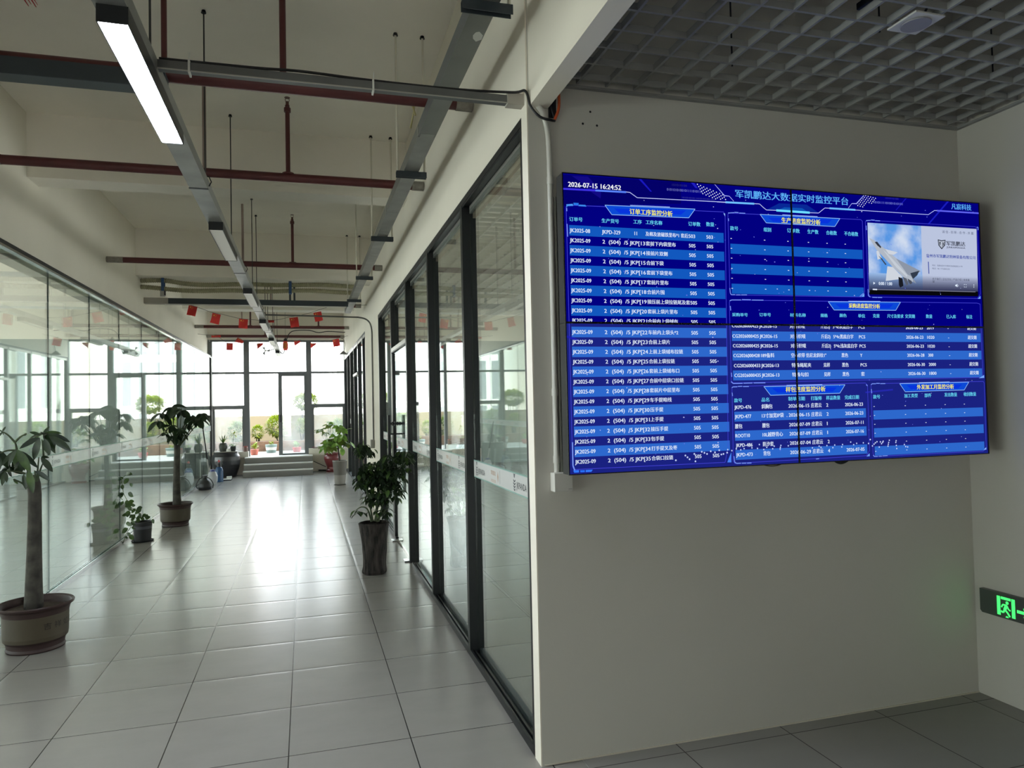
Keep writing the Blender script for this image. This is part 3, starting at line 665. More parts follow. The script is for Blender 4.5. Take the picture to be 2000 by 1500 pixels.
flag(413, 655, 16, 4, Y2f, -.03, .2, 'folded red flag nearest the left wall on the far string', G2)
flag(442.5, 670, 11, 13, Y2f, .02, .1, 'small square red flag below the far string, left of the first window post', G2)
flag(464, 659, 14, 10, Y2f, .55, .3, 'twisted red flag in front of the first window post', G2, .5)
flag(501, 671, 12, 11, Y2f, -.15, .2, 'triangular folded red flag left of the trunking end', G2, .7)
flag(574, 666, 12, 10, Y2f, -.1, .1, 'triangular folded red flag left of the second window post', G2, .7)
flag(606, 670, 12, 11, Y2f, -.03, .2, 'triangular folded red flag right of the second window post', G2, .8)
flag(649, 664, 13, 14, Y2f, -.2, -.3, 'crumpled red flag nearest the right wall on the far string', G2)
t = thing('hanging_lamp_shade', 'small grey lamp shade on a bent cable by the far right wall', 'lamp', (1.0, 19.2, 3.2))
MB().lathe([(.02, .09), (.09, .02), (.10, 0), (.09, .0)], (.98, 19.2, 3.10), P('grey_shade', (110, 110, 108), .5), 16).build('shade', t)
MB().tube(smooth_pts([(.93, 19.2, 3.52), (.99, 19.2, 3.50), (1.02, 19.2, 3.38), (1.0, 19.2, 3.19)]), .006, CABLE, 6).build('cord', t)
t = MB()
for i, (x, wd) in enumerate(((-1.80, .012), (-1.775, .01), (-1.755, .012), (-1.735, .008))): t.poly([(x, 5.45, SLABZ - .001), (x + wd, 5.45, SLABZ - .001), (x + wd * .6, 5.58 - .03 * (i % 2), SLABZ - .001), (x + wd * .2, 5.58 - .03 * (i % 2), SLABZ - .001)], P('red_stencil', (190, 50, 56), .8))
tag(t.build('painted_mark'), 'red painted strokes on the slab above the lit lamp', 'mark')

# ------------------------------------------------------------------ services beside the screens
t = thing('pvc_conduit', 'white plastic pipe running down beside the video wall', 'pipe', (1.15, 3.23, 2.4))
pts = smooth_pts([(1.095, 3.225, 3.134), (1.118, 3.225, 3.098), (1.142, 3.23, 3.01), (1.148, 3.232, 2.88)], 6) + [(1.149, 3.232, 1.37)]
MB().tube(pts, .0135, PVC, 12).build('pipe', t)
for z in (2.76, 1.74, 1.42): MB().lathe([(.0165, 0), (.0165, .035)], (1.149, 3.232, z), PVC, 12).build('coupler', t)
MB().tube([(1.172, 3.235, 2.7), (1.174, 3.235, 1.37)], .009, P('grey_flex', (150, 150, 144), .5), 8).build('cable_sleeve', t)
t = thing('switch_box', 'square white plastic box under the pipe beside the video wall', 'electrical box', (1.17, 3.22, 1.28))
MB().box(1.120, 1.214, 3.192, 3.247, 1.286, 1.376, PVC, .004).build('body', t)
MB().box(1.122, 1.212, 3.188, 3.192, 1.288, 1.374, P('cover_plastic', (200, 200, 194), .35), .0015).build('cover', t)
MB().box(1.19, 1.207, 3.187, 3.188, 1.298, 1.2995, P('grey_print', (90, 90, 88), .5)).build('print', t)
MB().ball((1.196, 3.2, 1.405), .004, EM((190, 255, 210), 2), 8, 6).ball((1.196, 3.2, 1.381), .003, EM((190, 255, 210), 2), 8, 6).build('indicator', t)
o = MB().tube(smooth_pts([(1.203, 3.236, 3.25), (1.206, 3.234, 3.19), (1.2, 3.23, 3.13), (1.178, 3.23, 3.075)]), .007, P('orange_flex', (214, 96, 52), .5), 8).build('orange_conduit')
tag(o, 'orange flexible conduit dropping from the beam corner', 'conduit')
tag(MB().box(1.153, 1.192, 3.24, 3.247, 3.09, 3.20, CABLE).tube(smooth_pts([(1.16, 3.236, 3.15), (1.168, 3.232, 3.12), (1.178, 3.236, 3.09)]), .005, CABLE, 6).build('wall_opening'), 'black cable opening in the wall below the beam', 'opening')
HOLE = P('hole_black', (20, 20, 20), .9)
for x, z in ((1.373, 3.141), (1.332, 3.078), (1.407, 3.075)):
    tag(MB().lathe([(.006, 0), (.004, .002)], (0, 0, 0), HOLE, 8).build('screw_hole'), 'small dark screw hole in the wall above the video wall', 'hole', 'screw holes above the video wall')
    o = bpy.data.objects[-1] if False else None
for o_, (x, z) in zip([o for o in COL.objects if o.name.startswith('screw_hole')], ((1.373, 3.141), (1.332, 3.078), (1.407, 3.075))):
    o_.location = (x, 3.2465, z); o_.rotation_euler = (R(90), 0, 0)

# exit sign
t = thing('exit_sign', 'lit green running-man exit sign on the right wall', 'exit sign', (3.66, 3.0, .54))
SB = MB(); yy0, yy1 = 2.72, 3.19; zc = .545; hz = .066
poly = [(yy1 - .0, zc + hz), (yy0, zc + hz), (yy0, zc - hz), (yy1 - .012, zc - hz), (yy1, zc - hz + .012)]
v = [(3.648, y, z) for y, z in poly] + [(3.68, y, z) for y, z in poly]
SB.add(v, [(0, 1, 2, 3, 4), (9, 8, 7, 6, 5)] + [((i + 1) % 5, i, 5 + i, 5 + (i + 1) % 5) for i in range(5)], P('sign_black', (70, 76, 73), .35)); SB.build('body', t)
GR = EM((70, 255, 110), 1.6); pic = MB()
Sx = lambda u, v_: (3.6472, 3.085 - u, zc + v_)   # u to the right as seen
def bar(u0, u1, v0, v1): pic.poly([Sx(u0, v0), Sx(u1, v0), Sx(u1, v1), Sx(u0, v1)], GR)
bar(.0, .02, -.052, .05); bar(.085, .105, -.052, .05); bar(.024, .081, .036, .05)
pic.poly([Sx(.060 + .009 * math.cos(a * math.pi / 6), .022 + .009 * math.sin(a * math.pi / 6)) for a in range(12)], GR)
def limb(pts, wd):
    for (a, b_), (c, d_) in zip(pts[:-1], pts[1:]):
        L = math.hypot(c - a, d_ - b_); nx, ny = -(d_ - b_) / L * wd / 2, (c - a) / L * wd / 2
        pic.poly([Sx(a + nx, b_ + ny), Sx(c + nx, d_ + ny), Sx(c - nx, d_ - ny), Sx(a - nx, b_ - ny)], GR)
limb([(.056, .010), (.044, -.020)], .017); limb([(.058, .008), (.034, .008), (.026, -.008)], .008); limb([(.058, .006), (.068, -.012), (.078, -.016)], .008)
limb([(.046, -.018), (.060, -.03), (.074, -.05)], .010); limb([(.044, -.018), (.036, -.034), (.022, -.03)], .010)
pic.poly([Sx(.048, -.058), Sx(.052, -.05), Sx(.062, -.05), Sx(.066, -.058)], GR)
limb([(.115, -.008), (.165, -.008)], .016)
pic.poly([Sx(.150, .018), Sx(.185, -.008), Sx(.150, -.034), Sx(.158, -.008)], GR)
pic.build('pictogram', t)
lb = bpy.data.lights.new('exit_sign_glow', 'AREA'); lb.shape = 'RECTANGLE'; lb.size = .10; lb.size_y = .1; lb.energy = .06; lb.color = (.12, 1, .22)
lo = bpy.data.objects.new('exit_sign_glow', lb); COL.objects.link(lo); lo.location = (3.645, 3.03, .545); lo.rotation_euler = Vector((-.6, .8, 0)).to_track_quat('-Z', 'Z').to_euler(); lo.parent = None
# ------------------------------------------------------------------ video wall: 2 x 2 panels showing one dashboard
YS = 3.014
U0, U1, Z1, Z0 = 1.128, 3.548, 2.748, 1.381
UM, ZM = 2.341, 2.0665
CROP = {'A': (1080, 330, 4.84), 'B': (1080, 620, 4.84), 'C': (1400, 340, 5.77), 'D': (1660, 360, 6.25), 'E': (1410, 570, 7.4074), 'F': (1660, 570, 7.1429), 'G': (1410, 730, 6.8966), 'H': (1690, 730, 7.896), 'P': (0, 0, 1.)}
def S(k, x, y):
    a, b_, s_ = CROP[k]; p = atY(a + x / s_, b_ + y / s_, YS); return p.x, p.z
gfx = MB(); txt = MB()
def lay(n): return YS - .0004 * n
def gp(k, pts, col, n=1, s_=1.):
    gfx.poly([(S(k, *p)[0], lay(n), S(k, *p)[1]) for p in pts], EM(col, s_))
def gq(x0, x1, z0, z1, col, n=1): gfx.poly([(x0, lay(n), z0), (x1, lay(n), z0), (x1, lay(n), z1), (x0, lay(n), z1)], EM(col))
def gl(k, pts, wd, col, n=3):
    q = [S(k, *p) for p in pts]; wd = wd * .0026
    for (a, b_), (c, d_) in zip(q[:-1], q[1:]):
        L = math.hypot(c - a, d_ - b_) or 1e-6; nx, nz = -(d_ - b_) / L * wd / 2, (c - a) / L * wd / 2
        gfx.poly([(a + nx, lay(n), b_ + nz), (c + nx, lay(n), d_ + nz), (c - nx, lay(n), d_ - nz), (a - nx, lay(n), b_ - nz)], EM(col))
def T(k, x0, yc, x1, em, body, col, bold=.0, n=5):
    """x0..x1 and em in crop pixels; x1 None keeps the letters' own width"""
    a, z = S(k, x0, yc)
    e = S(k, x0, yc - em / 2)[1] - S(k, x0, yc + em / 2)[1]
    wd = None if x1 is None else S(k, x1, yc)[0] - a
    put_text(txt, body, lambda u, v: (a + u, lay(n), z + v), EM(col), width=wd, em=e, double=e * .05 if bold else 0.)
BG1, BG2 = (2, 0, 128), (26, 34, 128)
BAND1, BAND2 = (18, 88, 190), (45, 104, 204)
WH, CY, YE, LB = (226, 238, 255), (104, 214, 248), (250, 245, 66), (92, 176, 250)
LN, LN2 = (70, 70, 220), (120, 150, 245)
# background: deep blue, paler towards the lower panels, darker top left corner
gq(U0, U1, ZM, Z1, BG1, 0); gq(U0, U1, Z0, ZM, BG2, 0)
gp('P', [(1098, 341), (1330, 356), (1330, 398), (1100, 402)], (3, 1, 104), 1)
gp('A', [(175, 65), (330, 72), (400, 150), (455, 210), (450, 280), (370, 225), (270, 130)], (18, 10, 130), 2)
gp('A', [(810, 97), (835, 97), (935, 215), (920, 215)], (24, 24, 190), 2)
gp('A', [(1300, 125), (1335, 130), (1370, 185), (1345, 180)], (30, 30, 190), 2)
gp('D', [(690, 155), (705, 156), (565, 318), (555, 316)], (24, 24, 180), 2); gp('D', [(1200, 190), (1225, 192), (965, 490), (945, 488)], (24, 28, 190), 2)
gp('B', [(130, 170), (200, 190), (300, 235), (200, 215), (130, 190)], (30, 30, 170), 2)
gp('H', [(0, 275), (425, 232), (425, 258), (0, 300)], (36, 40, 170), 2)
# header band lines
gl('A', [(97, 188), (400, 204)], 3.2, (62, 50, 230)); gl('A', [(400, 204), (690, 220)], 3.2, (88, 130, 250))
gl('A', [(690, 218), (725, 222), (795, 272), (1640, 315)], 1.2, (190, 200, 255))
gl('C', [(0, 314), (100, 320)], 1.2, (190, 200, 255)); gl('C', [(95, 318), (420, 335)], 3.4, (110, 190, 255))
gl('C', [(418, 334), (480, 337), (520, 375), (558, 405), (670, 410)], 1.2, (190, 200, 255))
gl('C', [(668, 410), (1045, 436)], 4.2, (110, 220, 255), 4); gl('C', [(1043, 436), (1145, 440), (1215, 383), (1270, 386)], 1.2, (190, 200, 255))
gl('C', [(1268, 386), (1560, 404)], 3.4, (110, 190, 255)); gl('D', [(60, 314), (955, 371), (1030, 320), (1060, 322)], 1.2, (180, 190, 255))
gl('D', [(1058, 322), (1575, 354)], 3.0, (96, 100, 245))
gp('C', [(560, 402), (700, 330), (1010, 345), (1140, 432)], (8, 40, 150), 2); gp('C', [(690, 405), (760, 375), (960, 385), (1020, 425)], (14, 84, 180), 3)
gl('A', [(1520, 137), (1620, 255), (1665, 258), (1694, 290)], .9, (170, 180, 255)); gl('C', [(0, 145), (85, 242), (140, 250), (190, 308)], .9, (170, 180, 255))
gl('C', [(1672, 222), (1570, 332), (1520, 332), (1480, 386)], .9, (170, 180, 255)); gl('D', [(185, 117), (80, 240), (20, 236)], .9, (170, 180, 255))
rnd = random.Random(3)
for i in range(9):
    for j in range(5):
        x = 1390 + 30 * i - 0 * j + 26 * (j - 2) * .5; y = 190 + 16 * i + 22 * (j - 2) - 12 * i * .3
        if 120 < y < 290 and x < 1650:
            a, z = S('A', x, y); gfx.poly([(a + .003 * math.cos(k * math.pi / 3), lay(3), z + .003 * math.sin(k * math.pi / 3)) for k in range(6)], EM((225, 232, 255)))
for i in range(7):
    for j in range(5):
        x = 190 - 16 * i + 30 * j; y = 140 + 20 * i + 8 * j
        if y < 285 and (i + j < 9) and x > 60 and (j < 3 or i < 4):
            a, z = S('D', x, y); gfx.poly([(a + .003 * math.cos(k * math.pi / 3), lay(3), z + .003 * math.sin(k * math.pi / 3)) for k in range(6)], EM((225, 232, 255)))
# scattered sparks
for i in range(150):
    x = rnd.uniform(U0 + .03, U1 - .03); z = rnd.uniform(Z0 + .02, Z1 - .05); r_ = rnd.choice((.0018, .0022, .003)); a = rnd.uniform(0, 3)
    gfx.poly([(x + r_ * math.cos(a + k * math.pi / 2) * (1.5 if k % 2 else .8), lay(3), z + r_ * math.sin(a + k * math.pi / 2)) for k in range(4)], EM(rnd.choice(((190, 200, 255), (110, 120, 235), (90, 100, 220)))))
for x, y in [(1250, 1305), (1270, 1322), (1160, 1350), (1290, 1340), (1335, 1290), (1405, 1270), (1430, 1280), (1455, 1290), (1490, 1265), (1530, 1275), (1570, 1255), (1590, 1295), (1610, 1290), (1645, 1278), (1345, 1360)]:
    a, z = S('B', x, y); gfx.poly([(a + .0045 * math.cos(k * math.pi / 3), lay(4), z + .0045 * math.sin(k * math.pi / 3)) for k in range(6)], EM((200, 214, 255)))
for x, y in [(500, 953), (790, 965), (783, 990), (780, 1012), (890, 970), (700, 975), (680, 1010), (600, 990), (560, 1020), (475, 1005), (400, 998), (295, 1008), (250, 1025), (190, 1012), (1215, 998), (1305, 975), (1330, 990), (1410, 968), (1490, 995), (1515, 960), (1610, 985), (1620, 953), (1730, 920), (1810, 937), (1900, 930), (1770, 955), (1970, 938), (1995, 885), (130, 1035), (75, 1022)]:
    a, z = S('G', x, y); gfx.poly([(a + .004 * math.cos(k * math.pi / 3), lay(6), z + .004 * math.sin(k * math.pi / 3)) for k in range(6)], EM((190, 210, 255)))
for x, y in [(70, 1015), (45, 1075), (105, 1112), (130, 1085), (150, 1065), (175, 1048), (228, 1050), (245, 1078), (262, 1058), (270, 1040), (365, 1025), (355, 1060), (350, 1088), (345, 1115), (470, 1032), (465, 1058), (473, 1105), (597, 1092), (618, 1122), (648, 1128), (210, 1130), (480, 1152)]:
    a, z = S('H', x, y); gfx.poly([(a + .004 * math.cos(k * math.pi / 3), lay(6), z + .004 * math.sin(k * math.pi / 3)) for k in range(6)], EM((205, 218, 255)))
def panel(pts, close=True):
    gl('P', pts, .9, LN, 2)
def accents(k, segs, wd=1.6, col=LN2):
    for s_ in segs: gl(k, s_, wd, col, 4)
# left table panel outline
panel([(1105.5, 404), (1108, 400.5), (1413, 414), (1416, 420), (1422, 873), (1416, 903), (1121, 917), (1118.5, 912), (1105.5, 404)])
gp('A', [(125, 335), (185, 330), (190, 345), (190, 350), (135, 352), (128, 370)], (72, 150, 240), 4); gp('A', [(192, 320), (242, 323), (240, 345), (195, 343)], (40, 120, 230), 4); gp('A', [(245, 338), (305, 341), (315, 357), (240, 352)], (60, 140, 240), 4)
gp('B', [(190, 1445), (245, 1442), (245, 1465), (200, 1468)], (50, 120, 250), 4); gp('B', [(255, 1444), (300, 1442), (300, 1462), (258, 1464)], (40, 110, 245), 4); gp('B', [(308, 1441), (375, 1438), (362, 1459), (308, 1462)], (50, 120, 250), 4)
accents('A', [[(132, 520), (138, 640)], [(128, 370), (130, 400)]]); accents('B', [[(183, 1180), (188, 1400), (205, 1445)]], 2.2)
gp('A', [(1610, 420), (1625, 422), (1625, 450)], (150, 190, 255), 4); gp('B', [(1648, 1370), (1684, 1275), (1684, 1370)], (70, 140, 250), 4)
# title banners
def banner(k, pts, t0, yc, t1, em, body):
    gp(k, pts, (12, 74, 214), 3); gl(k, pts + [pts[0]], 1.0, (150, 200, 255), 4)
    c = [(sum(p[0] for p in pts) / 4 + (p[0] - sum(q[0] for q in pts) / 4) * .8, sum(p[1] for p in pts) / 4 + (p[1] - sum(q[1] for q in pts) / 4) * .5) for p in pts]
    gp(k, c, (8, 52, 220), 4); T(k, t0, yc, t1, em, body, YE, .008, 6)
    gl(k, [(pts[0][0] * .72 + pts[1][0] * .28, pts[0][1] * .72 + pts[1][1] * .28 - 9), (pts[0][0] * .28 + pts[1][0] * .72, pts[0][1] * .28 + pts[1][1] * .72 - 9)], 1.2, (150, 180, 255), 4)
banner('A', [(490, 343), (1342, 380), (1282, 463), (555, 433)], 722, 404, 1125, 58, '订单工序监控分析')
banner('C', [(485, 455), (1385, 502), (1328, 592), (555, 550)], 725, 522, 1162, 68, '生产进度监控分析')
banner('E', [(1535, 143), (2580, 150), (2512, 268), (1620, 263)], 1828, 203, 2280, 75, '采购进度监控分析')
banner('G', [(562, 172), (1655, 148), (1585, 262), (652, 290)], 855, 215, 1388, 78, '样包进度监控分析')
banner('H', [(527, 153), (1593, 128), (1522, 250), (612, 277)], 790, 208, 1358, 82, '外发加工月监控分析')
# big title, date, maker
T('C', 205, 225, 1472, 100, '军凯鹏达大数据实时监控平台', LB, .008, 6)
T('A', 140, 145, 638, 66, '2026-07-15 16:24:52', (245, 248, 255), .014, 6)
T('D', 1232, 272, 1474, 78, '凡宸科技', LB, .012, 6)
T('A', 1075, 193, 1410, 34, '0101010100101111010110', (120, 126, 210), 0, 3); T('A', 1125, 150, 1265, 30, '101010100', (44, 44, 120), 0, 3); T('A', 1220, 270, 1530, 22, '1010101011010101001001', (60, 60, 150), 0, 3)
T('D', 290, 218, 640, 40, '1010111101001010101', (120, 130, 230), 0, 3); T('D', 430, 168, 590, 30, '101010100', (50, 50, 160), 0, 3)
# left table
for x0, yc, x1, s_ in ((152, 475, 276, '订单号'), (458, 490, 620, '生产货号'), (757, 500, 836, '工序'), (874, 505, 1030, '工序名称'), (1277, 520, 1390, '订单数'), (1445, 524, 1520, '数量')): T('A', x0, yc, x1, 44, s_, CY, .007)
names_ = ['及棉及放磁铁里布*1 套后', '套前下内袋里布', '接前片双侧', '合前下袋', '套前下袋里布', '套前片里布', '合前片围', '接压前上袋拉链尾及套', '套前上袋片里布', '合前内上袋绒布', '车前内上袋头*2', '合前上袋片', '上前上袋绒布拉链', '合前上袋拉链', '套前上袋绒布口', '合前中层袋口拉链', '套前片中层里布', '车手提暗线', '压手提', '上手提', '接压手提', '包手提', '打手提叉及枣', '合袋口拉链']
hA = (S('A', 160, 722)[1] - S('A', 160, 828)[1]) / 2 * .93
zA0 = S('A', 250, 584)[1]; zA1 = S('A', 268, 1433)[1]; zB0 = S('B', 270, 138)[1]; zB1 = S('B', 303, 1362)[1]
def colx(k, x, y): return S(k, x, y)[0]
C0 = [colx('A', x, y) for x, y in ((155, 584), (460, 592), (757, 600), (873, 608), (1279, 615), (1447, 622))]
C1 = [colx('A', x, y) for x, y in ((348, 584), (634, 592), (798, 600), (1280, 608), (1340, 615), (1508, 622))]
bx0 = S('A', 153, 580)[0]; bx1 = S('A', 1612, 630)[0]
for i in range(24):
    z = zA0 + (zA1 - zA0) * i / 9 if i < 10 else zB0 + (zB1 - zB0) * (i - 10) / 13
    top = i < 10
    if i % 2 == 0: gq(bx0, bx1, z - hA, z + hA, BAND1 if top else BAND2, 2)
    def tt(x, wd, body, em=.0245): put_text(txt, body, lambda u, v: (x + u, lay(5), z + v), EM(WH), width=wd, em=em, double=.0009)
    tt(C0[0], C1[0] - C0[0], 'JK2025-08' if i == 0 else 'JK2025-09', .0255)
    if i == 0: tt(C0[1], C1[1] - C0[1], 'JKPD-329', .0255); tt(C0[2] + .006, .0125, '11', .0245)
    else:
        tt(C0[1] + .002, .214, '2  (504)  /5 JKP[%d' % (12 + i), .0255)
    s_ = names_[i]; n_ = sum(1 if ord(c) > 255 else .5 for c in s_)
    tt(C0[3], min(.0222 * n_, C0[4] - C0[3] - .003), s_, .0225)
    v_ = '503' if i == 0 else '505'
    tt(C0[4], C1[4] - C0[4], v_, .0245); tt(C0[5], C1[5] - C0[5], v_, .0245)
# production progress panel (empty rows of dashes)
panel([(1421.5, 419), (1423, 416), (1681, 429), (1684, 432), (1688.5, 570), (1683, 580), (1428, 576), (1425.5, 571), (1421.5, 419)])
accents('C', [[(125, 440), (195, 436)], [(197, 432), (243, 435)], [(250, 440), (318, 443)], [(128, 500), (131, 530)], [(145, 1285), (150, 1340), (160, 1360), (205, 1360)], [(215, 1362), (265, 1362)], [(272, 1362), (338, 1362)], [(1610, 1380), (1650, 1345)]])
gp('C', [(1625, 1382), (1660, 1345), (1660, 1382)], (110, 170, 250), 4)
for x0, yc, x1, s_ in ((147, 612, 236, '款号'), (524, 627, 608, '组别'), (788, 637, 930, '订单数'), (1018, 650, 1140, '生产数'), (1228, 662, 1348, '合格数'), (1432, 672, 1588, '不合格数')): T('C', x0, yc, x1, 52, s_, CY, .007)
px0, px1 = S('C', 153, 830)[0], S('C', 1640, 890)[0]
zz = [S('C', 160, y)[1] for y in (727, 838, 948, 1063, 1175, 1288)]
for j, z in enumerate(zz):
    if j % 2: gq(px0, px1, z - .0255, z + .0230, BAND1, 2)
    for x in (160, 536, 798, 1029, 1238, 1442):
        a = S('C', x + 2 * j, 740 + 100 * j)[0]; gq(a - .004, a + .004, z - .0015, z + .0015, WH, 5)
# video panel
panel([(1690, 433), (1693, 430), (1905, 443), (1908, 447), (1914.5, 574), (1909, 583), (1700, 580), (1696, 574), (1690, 433)])
accents('D', [[(195, 445), (250, 440)], [(255, 436), (300, 439)], [(305, 444), (365, 447)], [(1545, 525), (1560, 525), (1562, 560)], [(195, 505), (198, 560)], [(218, 1280), (222, 1360), (245, 1376)], [(270, 1380), (330, 1382)], [(335, 1382), (390, 1382)]])
gp('D', [(1557, 1398), (1590, 1360), (1592, 1398)], (110, 160, 250), 4)
m = bpy.data.materials.new('video_sky'); m.use_nodes = True; _n = m.node_tree.nodes; _l = m.node_tree.links; _n.clear()
_e = _n.new('ShaderNodeEmission'); _o = _n.new('ShaderNodeOutputMaterial'); _t = _n.new('ShaderNodeTexNoise'); _r = _n.new('ShaderNodeValToRGB'); _g = _n.new('ShaderNodeNewGeometry')
_t.inputs['Scale'].default_value = 7; _t.inputs['Detail'].default_value = 6; _r.color_ramp.elements[0].position = .38; _r.color_ramp.elements[0].color = rgb(86, 150, 226); _r.color_ramp.elements[1].position = .68; _r.color_ramp.elements[1].color = rgb(206, 218, 238)
_l.new(_g.outputs['Position'], _t.inputs['Vector']); _l.new(_t.outputs['Fac'], _r.inputs[0]); _l.new(_r.outputs[0], _e.inputs[0]); _l.new(_e.outputs[0], _o.inputs[0])
gfx.poly([(S('D', *p)[0], lay(2), S('D', *p)[1]) for p in [(213, 468), (866, 508), (888, 1330), (235, 1320)]], m)
gp('D', [(866, 508), (1543, 546), (1563, 1365), (888, 1330)], (186, 196, 222), 2)
# control bar shading of the player, in three steps, then black strip
def lerp_(a, b_, t): return tuple(x + (y - x) * t for x, y in zip(a, b_))
for i in range(14):
    t0, t1 = i / 14, (i + 1) / 14; la = lambda t: lerp_((226, 1080), (236, 1290), t); ra = lambda t: lerp_((1555, 1130), (1562, 1312), t)
    cm0 = lambda t: lerp_((884, 1105), (888, 1301), t)
    gp('D', [la(t0), cm0(t0), cm0(t1), la(t1)], tuple(int(x) for x in lerp_((150, 182, 226), (44, 50, 82), t0)), 2.2); gp('D', [cm0(t0), ra(t0), ra(t1), cm0(t1)], tuple(int(x) for x in lerp_((184, 194, 220), (44, 48, 78), t0)), 2.2)
gp('D', [(236, 1290), (1562, 1310), (1564, 1368), (238, 1345)], (8, 8, 12), 2.5)
# aircraft on the video still
AC = (176, 184, 196); AC2 = (140, 150, 166); AC3 = (206, 212, 222); DK = (26, 28, 36)
gp('D', [(230, 655), (290, 680), (345, 730), (430, 790), (560, 900), (690, 1000), (760, 1120), (770, 1190), (720, 1190), (640, 1120), (520, 1010), (420, 900), (330, 810), (260, 700)], AC, 3)
gp('D', [(430, 790), (580, 832), (530, 862), (470, 850)], AC3, 3.1); gp('D', [(320, 815), (345, 812), (388, 905), (335, 920)], AC3, 3.1)
gp('D', [(560, 905), (862, 1060), (760, 1130), (700, 1100)], AC2, 3.2); gp('D', [(455, 1000), (520, 1010), (640, 1130), (590, 1160), (435, 1180)], AC3, 3.2)
gp('D', [(735, 1085), (845, 1055), (820, 1110), (765, 1160)], (50, 60, 76), 3.3); gp('D', [(590, 1130), (640, 1150), (650, 1240), (610, 1262), (595, 1230)], DK, 3.3)
gp('D', [(640, 1130), (690, 1150), (712, 1215), (690, 1240), (665, 1190)], (90, 96, 110), 3.4); gp('D', [(700, 1150), (750, 1180), (760, 1205), (735, 1222), (712, 1195)], (76, 82, 96), 3.4)
gp('D', [(300, 705), (330, 700), (380, 765), (372, 780), (330, 745)], (50, 56, 70), 3.4); gp('D', [(345, 870), (388, 905), (445, 980), (430, 985)], (60, 66, 80), 3.5)
gp('D', [(400, 800), (450, 840), (700, 1110), (690, 1130), (560, 1010)], (196, 204, 214), 3.5); gp('D', [(760, 1140), (790, 1180), (806, 1212), (775, 1195)], AC2, 3.4)
T('D', 1122, 580, 1504, 38, '诚 信 - 创 新 - 合 作 - 共 赢', (70, 80, 110), 0, 5)
T('D', 1172, 722, 1402, 62, '军凯鹏达', (40, 46, 60), .01, 5); T('D', 1176, 768, 1402, 30, 'JUNKAIPENGDA', (50, 56, 76), .012, 5)
gp('D', [(1070, 672), (1115, 685), (1165, 678), (1160, 745), (1118, 795), (1078, 745)], (40, 46, 60), 3); gp('D', [(1080, 685), (1115, 697), (1155, 690), (1150, 740), (1118, 778), (1087, 740)], (190, 198, 214), 3.5)
gp('D', [(1088, 700), (1105, 705), (1100, 750), (1092, 738)], (40, 46, 60), 4); T('D', 1118, 728, 1152, 60, 'JK', (40, 46, 60), .01, 5)
T('D', 926, 872, 1526, 46, '泉州市军凯鹏达特种装备有限公司', (44, 66, 160), .008, 5)
gp('D', [(950, 945), (960, 945), (967, 1092), (957, 1092)], (60, 76, 160), 3)
T('D', 1000, 990, 1370, 22, '地址：福建省泉州市惠安县城南园区217号', (84, 92, 120), 0, 5); T('D', 1002, 1028, 1215, 24, '电话：86 17750855255', (84, 92, 120), 0, 5)
T('D', 1002, 1155, 1455, 32, '关于我们 | 企业文化 | 产品介绍 | 未来展', (60, 64, 84), 0, 5); T('D', 1003, 1188, 1030, 30, '望', (60, 64, 84), 0, 5)
gp('D', [(283, 1190), (307, 1207), (284, 1224)], WH, 4); T('D', 348, 1210, 510, 56, '0:00 / 1:00', WH, .015)
gl('D', [(275, 1283), (1530, 1313)], 1.5, (120, 122, 140), 4); gl('D', [(275, 1283), (328, 1285)], 2.4, WH, 5)
gp('D', [(1283, 1226), (1296, 1226), (1308, 1214), (1308, 1258), (1296, 1245), (1283, 1245)], WH, 4); gl('D', [(1314, 1226), (1319, 1237), (1314, 1250)], .8, WH, 4)
for (x, y, dx, dy) in ((1391, 1222, 1, 1), (1418, 1223, -1, 1), (1391, 1255, 1, -1), (1418, 1256, -1, -1)): gl('D', [(x + 9 * dx, y), (x, y), (x, y + 9 * dy)], .8, WH, 4)
for y in (1225, 1241, 1257): gp('D', [(1506, y - 4), (1513, y - 4), (1513, y + 4), (1506, y + 4)], WH, 4)
# purchase panel
panel([(1424.5, 590), (1427, 586), (1908, 592), (1914, 594), (1919.5, 732), (1913, 737), (1432, 748), (1428, 744), (1424.5, 590)])
accents('E', [[(110, 130), (140, 118), (275, 118)], [(288, 113), (415, 115)], [(430, 119), (598, 121)], [(118, 205), (125, 270)], [(133, 1170), (140, 1230)], [(130, 1300), (160, 1326), (298, 1324)], [(310, 1322), (440, 1319)], [(455, 1318), (625, 1316)]])
gp('F', [(1795, 1205), (1868, 1160), (1870, 1200)], (120, 170, 255), 4)
for k, x0, yc, x1, s_ in (('E', 142, 332, 368, '采购单号'), ('E', 537, 332, 702, '订单号'), ('E', 980, 337, 1208, '材料名称'), ('E', 1422, 343, 1524, '规格'), ('E', 1697, 343, 1798, '颜色'), ('F', 110, 337, 206, '单位'), ('F', 315, 337, 408, '克重'), ('F', 516, 340, 742, '尺寸及要求'), ('F', 765, 342, 900, '交货期'), ('F', 1055, 344, 1143, '数量'), ('F', 1342, 347, 1472, '已入库'), ('F', 1618, 350, 1702, '标注')): T(k, x0, yc, x1, 58, s_, CY, .007)
ex0, ex1 = S('E', 143, 640)[0], S('F', 1822, 620)[0]
rowsz = [S('E', 330, 492)[1], S('E', 330, 641)[1], S('E', 335, 781)[1], S('E', 340, 922)[1], S('E', 345, 1068)[1], S('E', 350, 1208)[1]]
